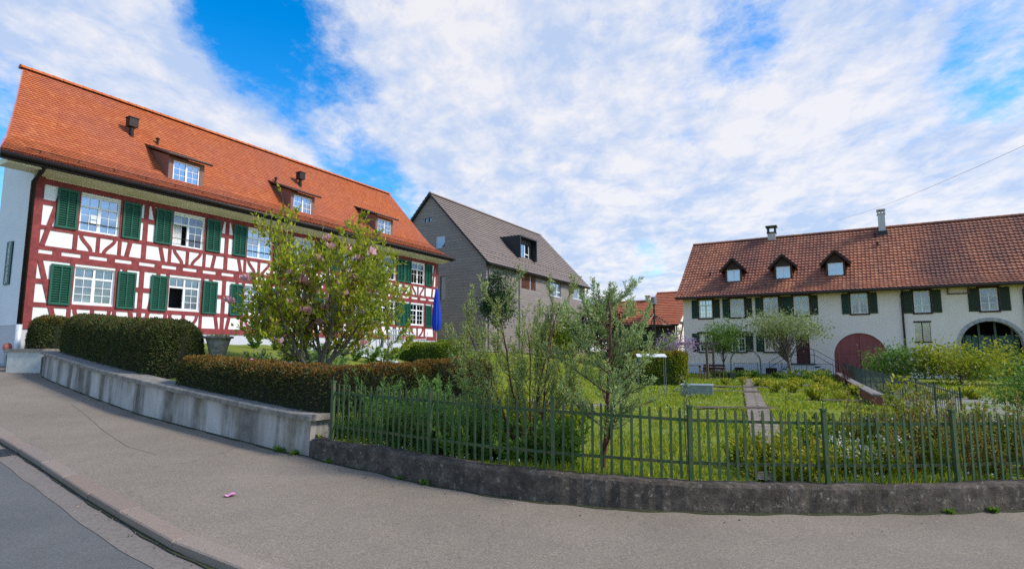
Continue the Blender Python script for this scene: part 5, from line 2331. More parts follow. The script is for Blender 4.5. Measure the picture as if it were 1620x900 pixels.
def magnolia():
    x, y = -4.05, 12.0
    z = gz(x, y) - .05
    root = thing('magnolia_tree', 'bushy magnolia with lime green leaves and pink blossoms before the timbered house', 'tree', (x, y, z))
    rr = random.Random(21)
    cfg = dict(seg=[9, 7, 5, 4], wig=[.10, .14, .16, .2], up=[.05, .10, .16, .2], taper=[.7, .8, .8, .7], kids=[9, 7, 5], **{'from': [.14, .15, .1]}, ang=[.85, .8, .7], len=[3.0, 1.3, .58, .28], rr=[.55, .6, .6], shrink=.5)
    br = []
    for a, lean, ln in ((0.3, .30, 3.0), (1.5, .42, 2.7), (2.9, .58, 2.9), (4.1, .60, 2.3), (5.4, .60, 2.5), (3.4, 1.02, 2.2), (0.0, .95, 2.3), (2.8, 1.1, 1.9), (2.2, .15, 3.2), (.2, .62, 2.6)):
        grow((rr.uniform(-.12, .12), rr.uniform(-.12, .12), 0), (math.cos(a) * math.tan(lean), math.sin(a) * math.tan(lean), 1), ln, .04, 0, cfg, br, rr)
    for k in range(26):
        b = rr.choice([b for b in br if b[2] == 1 and b[0][-1].z > 1.7])
        p0 = b[0][rr.randint(3, len(b[0]) - 1)]
        pts = [p0]
        dd = Vector((rr.gauss(0, .25), rr.gauss(0, .25), 1)).normalized()
        ln = rr.uniform(.4, .85)
        for q in range(4):
            dd = (dd + Vector((rr.gauss(0, .06), rr.gauss(0, .06), .05))).normalized()
            pts.append(pts[-1] + dd * ln / 4)
        br.append((pts, [.006, .005, .004, .003, .002], 2))
    inst('trunk', wood_mesh('trunk', br, M['bark_grey']), root)
    P, D, L_, W = twig_leaves(br, (2, 3), 12, .115, .056, .7)
    D = D + np.array([0, 0, .45])
    inst('crown', leafmesh('crown', P, D, L_, W, M['lf_magnolia']), root)
    print('magnolia leaves', len(P), 'xr', P[:, 0].min(), P[:, 0].max(), 'z', P[:, 2].max())
    bm_ = blossom_mesh()
    ends = [b for b in br if b[2] == 3 and b[0][-1].y < .6 and b[0][-1].z < 2.95]
    rr.shuffle(ends)
    for b in ends[:64]:
        o = inst('blossom', bm_, root, b[0][-1])
        o.rotation_euler = (rr.uniform(-.5, .5), rr.uniform(-.5, .5), rr.uniform(0, 6))
        s = rr.uniform(1.4, 2.3)
        o.scale = (s, s, s)


magnolia()


def sapling(name, label, x, y, h, spread, leafm, bark, seed, per=30, ls=(.06, .03), r=.014, kids=(9, 4), f0=.35, cat='tree', group=None):
    rr = random.Random(seed)
    z = gz(x, y) - .04
    root = thing(name, label, cat, (x, y, z), 0, group)
    cfg = dict(seg=[8, 5, 3], wig=[.05, .15, .2], up=[.06, .12, .1], taper=[.75, .8, .7], kids=list(kids), **{'from': [f0, .2]}, ang=[.8, .7], len=[h, spread, spread * .45], rr=[.5, .6], shrink=.5)
    br = []
    grow((0, 0, 0), (rr.uniform(-.08, .08), rr.uniform(-.08, .08), 1), h, r, 0, cfg, br, rr)
    inst('trunk', wood_mesh('trunk', br, M[bark]), root)
    P, D, L_, W = twig_leaves(br, (1, 2), per, ls[0], ls[1], .85)
    inst('crown', leafmesh('crown', P, D, L_, W, M[leafm]), root)
    return root


sapling('young_tree', 'slim young tree with pale lime leaves right of the magnolia', -2.35, 10.9, 2.3, 1.05, 'lf_sapling', 'bark_grey', 5, 60, (.075, .036), .018, (16, 6))
sapling('young_tree', 'thin bare stemmed sapling between the grey green shrub and the garden path', 2.02, 6.75, 1.15, .20, 'lf_buck', 'bark_dark', 8, 30, (.04, .012), .008, (8, 2), .5)
sapling('young_tree', 'second thin sapling beside the middle fence post', 2.22, 7.4, 1.05, .18, 'lf_buck', 'bark_dark', 9, 24, (.04, .012), .007, (7, 2), .5)
sapling('young_tree', 'little sapling with bright yellow leaves behind the right part of the picket fence', 5.15, 7.6, 1.05, .42, 'lf_lime', 'bark_dark', 12, 46, (.07, .035), .009, (8, 3), .45)
sapling('young_tree', 'short twiggy sapling with reddish stem at the driveway fence', 3.62, 7.6, .95, .14, 'lf_redtip', 'bark_red', 14, 18, (.04, .02), .006, (6, 2), .4)


# ---- sea buckthorns just behind the fence
def buckthorn_a():
    x, y = 0.15, 6.95
    z = .30
    rr = random.Random(33)
    root = thing('buckthorn_shrub', 'multi stemmed grey green shrub with upright leafy shoots behind the left fence panels', 'shrub', (x, y, z))
    cfg = dict(seg=[9, 6, 5], wig=[.06, .11, .10], up=[.05, .14, .26], taper=[.7, .7, .5], kids=[10, 6], **{'from': [.20, .25]}, ang=[.75, .6], len=[1.8, .70, .32], rr=[.5, .6], shrink=.45)
    br = []
    for dx, dy, ln, r in ((-.10, .05, 2.0, .017), (.10, .1, 1.95, .018), (-.45, 0, 1.75, .015), (.38, .05, 1.7, .015), (-.75, .1, 1.55, .012), (.02, -.05, 1.6, .013), (.65, .2, 1.4, .012)):
        grow((rr.uniform(-.08, .08), rr.uniform(-.06, .06), 0), (dx, dy, 1), ln, r, 0, cfg, br, rr)
    # the long arching branch to the left
    grow((-.35, 0, .95), (-1, -.05, .28), .75, .008, 1, cfg, br, rr)
    inst('trunk', wood_mesh('trunk', br, M['bark_red']), root)
    P, D, L_, W = twig_leaves(br, (1, 2), 150, .046, .0125, .85, .1)
    mi = (rng.random(len(P)) < .6).astype(int)
    inst('crown', leafmesh('crown', P, D, L_, W, [M['lf_buck'], M['lf_buck_olive']], mi), root)
    print('buckA', len(P))


def buckthorn_b():
    x, y = 1.02, 6.55
    z = .28
    rr = random.Random(41)
    root = thing('buckthorn_tree', 'grey green conifer like shrub tree with reddish brown trunk behind the middle fence panel', 'shrub', (x, y, z))
    cfg = dict(seg=[12, 7, 5], wig=[.075, .12, .09], up=[.02, .06, .26], taper=[.65, .7, .5], kids=[28, 10], **{'from': [.10, .12]}, ang=[1.15, .7], len=[2.0, 1.10, .30], rr=[.38, .5], shrink=.5)
    br = []
    grow((0, 0, 0), (.06, 0, 1), 1.90, .031, 0, cfg, br, rr)
    # upright spikes at the top
    for dx, dy, ln, z0 in ((-.28, 0, .62, 1.45), (-.10, .05, .56, 1.62), (.14, 0, .60, 1.52), (.32, .1, .45, 1.45), (-.42, .1, .55, 1.25), (.48, 0, .40, 1.30), (.02, .1, .40, 1.72)):
        pts = [Vector((dx * .25, dy * .2, z0))]
        dd = Vector((dx * .9, dy, 1)).normalized()
        for k in range(6):
            dd = (dd + Vector((rr.gauss(0, .05), rr.gauss(0, .05), .10))).normalized()
            pts.append(pts[-1] + dd * ln / 6)
        br.append((pts, [.008 * (1 - k / 9) for k in range(7)], 2))
        br.append((pts, [.004] * 7, 2))
    inst('trunk', wood_mesh('trunk', br, M['bark_red']), root)
    P, D, L_, W = twig_leaves(br, (2,), 210, .043, .0120, .9, .0)
    P2, D2, L2, W2 = twig_leaves(br, (1,), 150, .042, .0120, .9, .2)
    P, D, L_, W = np.concatenate([P, P2]), np.concatenate([D, D2]), np.concatenate([L_, L2]), np.concatenate([W, W2])
    inst('crown', leafmesh('crown', P, D, L_, W, [M['lf_buck'], M['lf_buck_olive']], (rng.random(len(P)) < .2).astype(int)), root)
    print('buckB', len(P))


buckthorn_a()
buckthorn_b()


# ---- bigger trees built from limbs and leaf clumps
def clump_tree(name, label, x, y, z0, h, trunk_h, rx, rz, leafm, bark, n_clump, per, ls, seed, lean=(0, 0), tr=.07, cat='tree', flat=1.0, sigma=.30, group=None):
    rr = random.Random(seed)
    root = thing(name, label, cat, (x, y, z0), 0, group)
    C, br = [], []
    top = Vector((lean[0], lean[1], trunk_h))
    n = 6
    pts = [Vector((lean[0] * (k / n) ** 1.5, lean[1] * (k / n) ** 1.5, trunk_h * k / n)) for k in range(n + 1)]
    br.append((pts, [tr * (1 - .35 * k / n) for k in range(n + 1)], 0))
    for k in range(n_clump):
        u = rand_dir(1)[0] * (rng.random() ** .4)
        c = Vector((lean[0] + u[0] * rx, lean[1] + u[1] * rx, h - rz + u[2] * rz * flat))
        C.append(c)
        a = pts[rr.randint(n // 2, n)]
        m = a.lerp(c, .5) + Vector((rr.gauss(0, .1), rr.gauss(0, .1), rr.gauss(0.05, .1))) * rx * .3
        br.append(([a, a.lerp(m, .5), m, m.lerp(c, .5), c], [tr * .30, tr * .24, tr * .17, tr * .11, tr * .05], 1))
    P, D = [], []
    for c in C:
        s = sigma * rx * rng.uniform(.6, 1.3)
        q = rng.normal(size=(per, 3)) * np.array([s, s, s * .7]) + np.array(c)
        P.append(q)
        D.append(norm(q - np.array(c)) * .7 + rng.normal(size=(per, 3)) * .6)
    P, D = np.concatenate(P), np.concatenate(D)
    n_ = len(P)
    inst('trunk', wood_mesh('trunk', br, M[bark], .004), root)
    inst('crown', leafmesh('crown', P, D, ls[0] * rng.uniform(.6, 1.3, n_), ls[1] * rng.uniform(.7, 1.3, n_), M[leafm]), root)
    return root


clump_tree('small_tree', 'small round headed tree on a straight thin trunk before the ground floor windows', 13.1, 35.6, .05, 3.55, 1.7, 1.15, 1.05, 'lf_green', 'bark_dark', 26, 120, (.16, .05), 51, (.05, 0), .055)
clump_tree('small_tree', 'spreading pale flowering tree with leaning trunk in front of the brown house door', 16.7, 34.4, .05, 4.0, 1.75, 2.05, .85, 'lf_pale', 'bark_grey', 54, 95, (.15, .07), 52, (-.30, 0), .10, flat=.9, sigma=.20)
clump_tree('columnar_tree', 'narrow dark green tree standing against the grey boarded front', -.95, 38.5, 1.5, 5.6, 3.6, .85, 2.1, 'lf_dark', 'bark_dark', 34, 130, (.20, .08), 53, sigma=.4)
clump_tree('crimson_tree', 'dark crimson leaved tree beyond the grey house', 7.1, 45.5, .2, 5.7, 3.0, 1.3, 1.7, 'lf_crimson', 'bark_dark', 30, 120, (.22, .10), 54)
for k, (px, Y, h, r, lm, lab) in enumerate(((905, 47, 3.4, 1.6, 'lf_green', 'mid green bush in front of the far end of the grey house'), (962, 50, 4.2, 2.0, 'lf_dark', 'dark green bush behind the conifer like shrub tree'),
                                             (1012, 44, 3.0, 1.7, 'lf_dark', 'dark bush below the low orange barn'), (870, 44, 2.6, 1.3, 'lf_box', 'yellow green bush along the grey house front'))):
    X = (px - 810) / 906 * Y
    clump_tree('background_bush', lab, X, Y, gz(X, Y) - .1, h, h * .4, r, h * .42, lm, 'bark_dark', 26, 90, (.24, .11), 60 + k, cat='bush')
clump_tree('lilac_bush', 'twiggy lilac bush with pale purple flowers left of the cream farmhouse', 9.1, 31.6, .05, 2.55, 1.0, 1.05, .75, 'lf_lilac', 'bark_grey', 26, 70, (.10, .06), 71, tr=.06, cat='bush', sigma=.25)
clump_tree('maple_bush', 'low spreading green maple bush right of the red gate', 19.3, 28.6, .0, 1.75, .7, 1.45, .82, 'lf_green', 'bark_dark', 26, 130, (.15, .07), 72, cat='bush', flat=1.0, sigma=.26)
clump_tree('maple_bush', 'broad yellow green layered maple bush before the stone arch', 20.6, 26.4, .0, 2.15, .9, 1.75, .98, 'lf_lime', 'bark_grey', 40, 130, (.15, .07), 73, cat='bush', flat=.9, sigma=.22)
clump_tree('shrub', 'dim green shrub under the right end of the stone arch', 23.6, 26.8, .0, 1.7, .5, 1.2, .7, 'lf_box', 'bark_dark', 22, 90, (.14, .07), 74, cat='shrub')
clump_tree('shrub', 'leafy green shrub at the far right behind the picket fence', 9.75, 10.7, .1, 1.3, .5, .6, .5, 'lf_green', 'bark_dark', 24, 110, (.07, .035), 75, cat='shrub')


def twig_bush(label, x, y, h, bark, n, seed, leafm=None, name='twig_bush'):
    rr = random.Random(seed)
    root = thing(name, label, 'bush', (x, y, gz(x, y) - .03))
    cfg = dict(seg=[6, 4, 3], wig=[.08, .14, .2], up=[.03, .05, .0], taper=[.7, .7, .7], kids=[6, 3], **{'from': [.25, .2]}, ang=[.6, .6], len=[h, h * .4, h * .18], rr=[.6, .6], shrink=.4)
    br = []
    for k in range(n):
        a = rr.uniform(0, 6.28)
        grow((0, 0, 0), (math.cos(a) * .5 * rr.random(), math.sin(a) * .5 * rr.random(), 1), h * rr.uniform(.7, 1.1), .012, 0, cfg, br, rr)
    inst('twigs', wood_mesh('twigs', br, M[bark], .004, (5, 4, 3, 3)), root)
    if leafm:
        P, D, L_, W = twig_leaves(br, (1, 2), 10, .07, .035)
        inst('leaves', leafmesh('leaves', P, D, L_, W, M[leafm]), root)


twig_bush('bare reddish twig bush at the foot of the red gate driveway', 14.9, 25.6, .95, 'bark_red', 12, 81)
twig_bush('tall bare grey twig bush under the lilac', 8.4, 30.4, 1.7, 'bark_grey', 12, 82, 'lf_pale')
twig_bush('bare twig bush below the barn roofs', 5.6, 31.0, 2.2, 'bark_grey', 12, 83, 'lf_box')


# ---- perennials and undergrowth
def clump(name, label, spots, leafm, h, nleaf, ls, seed, stem='stem_green', spread=.18, flowers=None, cat='plant', group=None, uprt=.8):
    """each spot is a plant of its own; one mesh pair per kind, shared"""
    rr = random.Random(seed)
    variants = []
    for v in range(3):
        mb = MB()
        P, D = [], []
        for k in range(9):
            a = rr.uniform(0, 6.28)
            ln = h * rr.uniform(.6, 1.1)
            b = Vector((math.cos(a) * spread * .3 * rr.random(), math.sin(a) * spread * .3 * rr.random(), 0))
            dr = Vector((math.cos(a) * spread / h * rr.uniform(.3, 1.3), math.sin(a) * spread / h * rr.uniform(.3, 1.3), 1))
            pts = [b + dr * ln * f + Vector((rr.gauss(0, .01), rr.gauss(0, .01), 0)) for f in (0, .35, .7, 1)]
            mb.tube(pts, [.005, .004, .003, .002], 4, cap=False)
            m = nleaf // 9
            f = rng.random(m) ** .8
            q = np.array([list(pts[0].lerp(pts[3], x)) for x in f])
            P.append(q)
            d = rng.normal(size=(m, 3)) * .7
            d[:, 2] = np.abs(d[:, 2]) * .6 + uprt * rng.random(m)
            D.append(d)
        P, D = np.concatenate(P), np.concatenate(D)
        n_ = len(P)
        lm = leafmesh('leaves', P, D, ls[0] * rng.uniform(.6, 1.3, n_), ls[1] * rng.uniform(.7, 1.3, n_), M[leafm])
        if flowers:
            m = flowers[1]
            a = rng.uniform(0, 6.28, m)
            q = np.stack([np.cos(a) * spread * rng.random(m), np.sin(a) * spread * rng.random(m), h * rng.uniform(.7, 1.1, m)], 1)
            fs_ = flowers[2]
            lm = leafmesh('leaves', np.concatenate([P, q]), np.concatenate([D, rng.normal(size=(m, 3)) + [0, 0, 1.0]]), np.concatenate([ls[0] * rng.uniform(.6, 1.3, n_), np.full(m, fs_)]), np.concatenate([ls[1] * rng.uniform(.7, 1.3, n_), np.full(m, fs_ * .8)]), [M[leafm], M[flowers[0]]], np.concatenate([np.zeros(n_, int), np.ones(m, int)]))
        variants.append((mb.mesh('stems', M[stem]), lm))
    for k, (x, y) in enumerate(spots):
        st, lm = variants[k % 3]
        root = thing(name, label, cat, (x, y, gz(x, y) - .02), rr.uniform(0, 6.28), group)
        s = rr.uniform(.8, 1.2)
        root.scale = (s, s, s * rr.uniform(.9, 1.15))
        inst('stems', st, root)
        inst('leaves', lm, root)


rs = random.Random(99)


def scatter(n, x0, x1, d0, d1, mind=.10):
    out = []
    tries = 0
    while len(out) < n and tries < 4000:
        tries += 1
        x = rs.uniform(x0, x1)
        y = float(wall_y(x)) + rs.uniform(d0, d1)
        if all((x - a) ** 2 + (y - b) ** 2 > mind ** 2 for a, b in out):
            out.append((x, y))
    return out


clump('feathery_plant', 'feathery bright green perennial in the crowded bed behind the left fence panels', scatter(30, -2.35, -.2, .42, 1.3, .14), 'lf_feather', .72, 700, (.06, .010), 1, spread=.22, group='feathery perennials behind the left fence panels')
clump('leafy_perennial', 'broad leaved green perennial at the foot of the left fence panels', scatter(30, -2.3, .8, .38, 1.5, .16), 'lf_green', .42, 380, (.085, .032), 2, spread=.20, group='leafy perennials behind the left fence panels')
clump('lime_spurge', 'yellow green spurge plant in the bed right of the garden path', scatter(30, 2.75, 4.3, .40, 1.6, .16), 'lf_lime', .40, 420, (.06, .022), 3, spread=.2, flowers=('lf_yellow', 14, .022), group='yellow green spurges right of the garden path')
clump('red_stalk_plant', 'upright reddish stalked plant behind the rightmost fence panels', scatter(42, 4.25, 7.2, .38, 1.9, .16), 'lf_redtip', .74, 300, (.055, .020), 4, 'bark_red', spread=.14, group='reddish stalks behind the rightmost fence panels')
clump('leafy_perennial', 'green bushy perennial among the red stalks by the rightmost fence panels', scatter(30, 3.9, 7.6, .40, 2.2, .18), 'lf_box', .52, 420, (.06, .026), 5, spread=.22, group='green perennials by the rightmost fence panels')
clump('white_flower_clump', 'white flowering clump between the spurges and the red stalks', scatter(7, 3.85, 4.55, .55, 1.2, .16), 'lf_green', .38, 300, (.06, .02), 6, spread=.22, flowers=('lf_white', 50, .032), group='white flower clumps behind the fence')
clump('leafy_perennial', 'green plant in the flower border by the arch and the garden fence', [(p[0], p[1]) for p in [rh(rs.uniform(3.0, 9.2), rs.uniform(-7.5, -4.0)) for _ in range(34)]], 'lf_green', .42, 260, (.12, .05), 7, spread=.35, flowers=('lf_yellow', 16, .06), group='border plants by the garden fence')
clump('lime_spurge', 'yellowish plant in the far flower bed along the brick edged driveway', [(10.6 + rs.uniform(-1.8, 3.6), 20.0 + rs.uniform(-3, 7)) for _ in range(30)], 'lf_lime', .32, 240, (.10, .045), 8, spread=.3, flowers=('lf_yellow', 22, .06), group='yellowish plants in the far flower bed')
clump('terrace_plant', 'low green plant along the terrace edging below the house', [(-6.9 + k * .42, 15.4 + k * .12 + rs.uniform(-.2, .2)) for k in range(9)], 'lf_green', .38, 260, (.10, .045), 9, spread=.26, group='low plants along the terrace edging')
clump('groundcover_plant', 'grey green white flowering ground cover at the foot of the magnolia', [(-5.6 + rs.uniform(0, 3.6), 11.4 + rs.uniform(0, 3.2)) for _ in range(30)], 'lf_feather', .26, 260, (.06, .02), 10, spread=.28, flowers=('lf_white', 30, .03), group='white flowering ground cover under the magnolia')
clump('leafy_perennial', 'bushy green plant filling the garden behind the sea green shrubs', [(-.6 + rs.uniform(-1.0, 1.6), 8.4 + rs.uniform(0, 2.6)) for _ in range(26)], 'lf_lime', .55, 420, (.085, .035), 12, spread=.28, group='bushy plants behind the grey green shrubs')


# ---- grass, only what nobody could count
BEDS = ((7.6, 21.5, -.4, 3.0, .9), (9.1, 24.5, -.4, 3.4, 1.0), (13.3, 25.5, -.5, 3.0, .8), (12.0, 21.5, -.5, 2.6, .6), (5.6, 14.5, 0, 2.0, .5), (9.9, 17.0, -.45, 2.2, .55))


def meadow():
    n = 150000
    # more blades close to the fence, thinning with distance
    x = rng.uniform(-3.0, 21, n * 2)
    dist = 0.16 + 34 * rng.random(n * 2) ** 3.2
    y = wall_y(x) + dist
    # leave out paths, driveway and what lies outside the picture
    px = 810 + 906 * x / np.maximum(y, .1)
    tpath = ((x - 2.9) * (13.6 - 2.9) + (y - 6.3) * (33.4 - 6.3)) / ((13.6 - 2.9) ** 2 + (33.4 - 6.3) ** 2)
    dp = np.hypot(x - (2.9 + tpath * 10.7), y - (6.3 + tpath * 27.1))
    td = ((x - 22.5) * -14.0 + (y - 36.2) * -27.5) / (14 ** 2 + 27.5 ** 2)
    dd = np.hypot(x - (22.5 - 14 * td), y - (36.2 - 27.5 * td))
    ok = (px > 330) & (px < 1720) & (dp > .20 + .16 * rng.random(len(x))) & (dd > 1.55)
    for bx, by, ba, bw, bd in BEDS:
        u = (x - bx) * math.cos(ba) + (y - by) * math.sin(ba)
        v = -(x - bx) * math.sin(ba) + (y - by) * math.cos(ba)
        ok &= ~((np.abs(u) < bw / 2) & (np.abs(v) < bd / 2 - .05) & (rng.random(len(x)) < .93))
    q = 0.863 * x - 0.505 * y
    ok &= q > -18.5
    x, y = x[ok][:n], y[ok][:n]
    z = garden_z(x, y)
    P = np.stack([x, y, z], 1)
    m = len(P)
    d = np.hypot(x, y)
    patch = .7 + .5 * np.sin(x * 1.7 + 1) * np.sin(y * 1.3) + .3 * np.sin(x * 4.1) * np.cos(y * 3.7)
    D = rng.normal(size=(m, 3)) * .35
    D[:, 2] = 1
    L_ = (.05 + .11 * rng.random(m) ** 1.6) * np.clip(patch, .35, 1.5)
    W = .006 + .0011 * d
    o = inst('meadow_grass', leafmesh('meadow_grass', P, D, L_, W, [M['lf_grass'], M['lf_green']], (rng.random(m) < .3).astype(int), fold=.05))
    o['kind'] = 'stuff'
    o['label'] = 'rough green garden grass behind the fence'
    for nm, mat, k in (('yellow_flowers', 'lf_yellow', 1500), ('white_flowers', 'lf_white', 1300)):
        i = rng.choice(m, k, replace=False)
        w = np.sin(x[i] * 1.1 + (2 if k == 1500 else 0)) * np.sin(y[i] * .8) > -.25
        i = i[w]
        Pq = P[i] + np.stack([np.zeros(len(i)), np.zeros(len(i)), .07 + .10 * rng.random(len(i))], 1)
        sz = (.014 + .0012 * d[i]) * rng.uniform(.7, 1.3, len(i))
        o = inst(nm, leafmesh(nm, Pq, rng.normal(size=(len(i), 3)) + [0, -.4, .8], sz, sz * .9, M[mat]))
        o['kind'] = 'stuff'
        o['label'] = 'small %s scattered through the garden grass' % nm.replace('_', ' ')


meadow()


# ---- weeds where the pavement meets the walls
def weeds():
    V_ = []
    for v in range(3):
        m = 60
        a = rng.uniform(0, 6.28, m)
        D = np.stack([np.cos(a), np.sin(a), rng.uniform(.2, 1.6, m)], 1)
        P = np.stack([np.cos(a) * .012, np.sin(a) * .012, np.zeros(m)], 1)
        V_.append(leafmesh('weed', P, D, rng.uniform(.05, .11, m), .022, M['lf_green']))
    spots = [(-3.12, 'small green weed at the stained right end of the retaining wall'), (-2.86, 'tuft of weed where the pale wall meets the dark fence wall'), (-2.30, 'tiny weed at the left end of the dark fence wall'),
             (-1.28, 'tiny weed under the second fence panel'), (-.98, 'weed tuft at the wall foot below the second fence post'), (4.45, 'weed tuft at the wall foot left of the last fence post'), (4.95, 'wider weed tuft at the wall foot right of the last fence post')]
    for k, (x, lab) in enumerate(spots):
        y = float(wall_y(x)) - .035
        o = inst('weed', V_[k % 3], None, (x, y, road_z(x, y)), k * 1.3)
        s = (1.2, 1.0, .7, .6, .9, .8, 1.0)[k]
        o.scale = (s, s * .8, s)
        tag(o, lab, 'weed')


weeds()


def debris():
    n = 420
    x = np.concatenate([rng.uniform(-12, 7.5, n // 2), rng.uniform(-8, 3, n // 2)])
    y = np.concatenate([wall_y(x[:n // 2]) - .04 - rng.exponential(.16, n // 2), kerb_y(x[n // 2:]) - rng.exponential(.10, n // 2) + .02])
    z = road_z(x, y) + .006
    low = y < kerb_y(x)
    z = z - low * .07
    D = rng.normal(size=(n, 3))
    D[:, 2] *= .15
    sz = rng.uniform(.008, .03, n)
    o = inst('leaf_litter', leafmesh('leaf_litter', np.stack([x, y, z], 1), D, sz, sz * .6, [M['litter']]))
    o['kind'] = 'stuff'
    o['label'] = 'tiny dry leaves and grit along the wall foot and the kerb'


M['litter'] = leafmat('litter', [(0.10, 0.07, 0.04), (0.20, 0.15, 0.09), (0.35, 0.30, 0.22), (0.08, 0.09, 0.03)], 0.1)
debris()


def petal():
    mb = MB()
    mb.smooth = True
    vs = []
    for i in range(7):
        for j in range(4):
            u, v = i / 6 - .5, j / 3 - .5
            wdt = .055 * (1 - (2 * u) ** 2) ** .5 if abs(u) < .499 else .006
            vs.append((u * .11, v * wdt * 1.6, .004 + .012 * abs(v) * 2 + .010 * math.sin(u * 7)))
    mb.add(vs, [(i * 4 + j, (i + 1) * 4 + j, (i + 1) * 4 + j + 1, i * 4 + j + 1) for i in range(6) for j in range(3)])
    me = mb.mesh('magnolia_petal', M['petal_pink'])
    o = inst('magnolia_petal', me, None, (-2.82, 5.90, road_z(-2.82, 5.90) + .004), .5)
    tag(o, 'single pink petal fallen on the pavement', 'petal')
    for k, (x, y, z, lab) in enumerate(((-4.15, 9.15, 1.475, 'white pink petal on the low bronze hedge, the left one'), (-3.35, 8.62, 1.42, 'pale pink petal lying on the low bronze hedge, the right one'))):
        o = inst('magnolia_petal', me, None, (x, y, z), 1.2 + k)
        tag(o, lab, 'petal')


petal()


# ------------------------------------------------------------------ garden furniture and street things
def parasol():
    x, y = -2.92, 22.0
    z = gz(x, y)
    root = thing('parasol', 'closed royal blue parasol standing on the terrace', 'parasol', (x, y, z))
    mb = MB()
    mb.tube([(0, 0, 0), (0, 0, 2.76)], .025, 8)
    mb.build('pole', M['wood_pale'], root)
    mb = MB()
    mb.lathe([(.28, 0), (.28, .07), (.06, .10), (.04, .30)], (0, 0, 0), 16)
    mb.build('base', M['concrete_pale'], root)
    mb = MB()
    mb.smooth = True
    n = 32
    prof = [(.03, 2.72), (.06, 2.6), (.10, 2.3), (.135, 1.9), (.16, 1.55), (.165, 1.3), (.13, 1.16), (.12, 1.10)]
    vs = []
    for r, zz in prof:
        for i in range(n):
            a = 2 * math.pi * i / n
            rr_ = r * (1 + (.16 if r > .05 else 0) * math.cos(a * 8))
            vs.append((rr_ * math.cos(a), rr_ * math.sin(a), zz))
    mb.add(vs, [(k * n + i, (k + 1) * n + i, (k + 1) * n + (i + 1) % n, k * n + (i + 1) % n) for k in range(len(prof) - 1) for i in range(n)] + [tuple(range(n))])
    mb.build('canopy', M['parasol_blue'], root)


parasol()


def garden_chair(label, x, y, rz, group=None):
    root = thing('garden_chair', label, 'chair', (x, y, gz(x, y)), rz, group)
    mb = MB()
    mb.box(-.22, .22, -.22, .22, .42, .45)
    mb.build('seat', M['plastic_white'], root)
    mb = MB()
    for k in range(5):
        xx = -.18 + .09 * k
        mb.bar((xx, .22, .45), (xx, .32, .86), .04, .015, (0, 1, 0))
    mb.bar((-.22, .325, .88), (.22, .325, .88), .03, .05)
    mb.build('backrest', M['plastic_white'], root)
    for sx in (-1, 1):
        for sy in (-1, 1):
            mb = MB()
            mb.tube([(sx * .20, sy * .20, .42), (sx * .23, sy * .24, 0)], .016, 6)
            mb.build('leg', M['plastic_white'], root)
        mb = MB()
        mb.tube([(sx * .25, -.18, .42), (sx * .25, -.18, .64), (sx * .25, .26, .66)], .016, 6)
        mb.build('armrest', M['plastic_white'], root)


def garden_table(label, x, y, w, d, h, top, leg, rz=0, name='garden_table'):
    root = thing(name, label, 'table', (x, y, gz(x, y)), rz)
    mb = MB()
    n = 5
    for k in range(n):
        mb.box(-w / 2, w / 2, -d / 2 + d * k / n + .005, -d / 2 + d * (k + 1) / n - .005, h - .035, h)
    mb.build('tabletop', M[top], root)
    for sx in (-1, 1):
        for sy in (-1, 1):
            mb = MB()
            mb.bar((sx * w * .40, sy * d * .36, h - .036), (sx * w * .44, sy * d * .42, 0), .05, .05)
            mb.build('leg', M[leg], root)


garden_table('white garden table on the terrace left of the parasol', -4.35, 21.6, 1.3, .8, .72, 'plastic_white', 'steel_grey', .3)
garden_chair('white garden chair at the right end of the terrace table', -3.50, 21.4, -1.4)
garden_chair('white garden chair behind the terrace table', -4.5, 22.3, .2)
garden_chair('white garden chair at the left end of the terrace table', -5.25, 21.5, 1.5)
garden_chair('white garden chair in front of the terrace table, turned away', -4.2, 20.9, 3.2)
garden_table('dark wooden table under the lilac by the farmhouse corner', 10.3, 33.2, 1.3, .8, .78, 'wood_old', 'wood_old', -.4)


def bench(label, x, y, rz):
    root = thing('garden_bench', label, 'bench', (x, y, gz(x, y)), rz)
    mb = MB()
    for k in range(3):
        mb.box(-.7, .7, -.2 + .14 * k, -.08 + .14 * k, .42, .455)
    mb.build('seat', M['door_brown'], root)
    mb = MB()
    for k in range(2):
        mb.bar((-.7, .24 + .04 * k, .60 + .16 * k), (.7, .24 + .04 * k, .60 + .16 * k), .03, .12)
    mb.build('backrest', M['door_brown'], root)
    for sx in (-1, 1):
        mb = MB()
        mb.bar((sx * .6, -.18, .42), (sx * .6, -.18, 0), .05, .05)
        mb.bar((sx * .6, .20, .418), (sx * .6, .20, 0), .05, .05)
        mb.bar((sx * .6, .22, .421), (sx * .6, .31, .82), .05, .04)
        mb.build('leg', M['wood_old'], root)


bench('dark reddish bench right of the wooden table', 11.45, 33.0, -.9)


def pergola():
    root = thing('pergola', 'small dark pergola of posts and beams over the garden seat', 'pergola', (10.0, 33.6, 0), A2)
    for x, y in ((-1.2, -.6), (1.5, -.6), (-1.2, 1.2), (1.5, 1.2)):
        mb = MB()
        mb.box(x - .06, x + .06, y - .06, y + .06, -.1, 2.05)
        mb.build('post', M['wood_old'], root)
    for y in (-.6, 1.2):
        mb = MB()
        mb.box(-1.5, 1.8, y - .05, y + .05, 2.052, 2.17)
        mb.build('beam', M['wood_old'], root)


pergola()


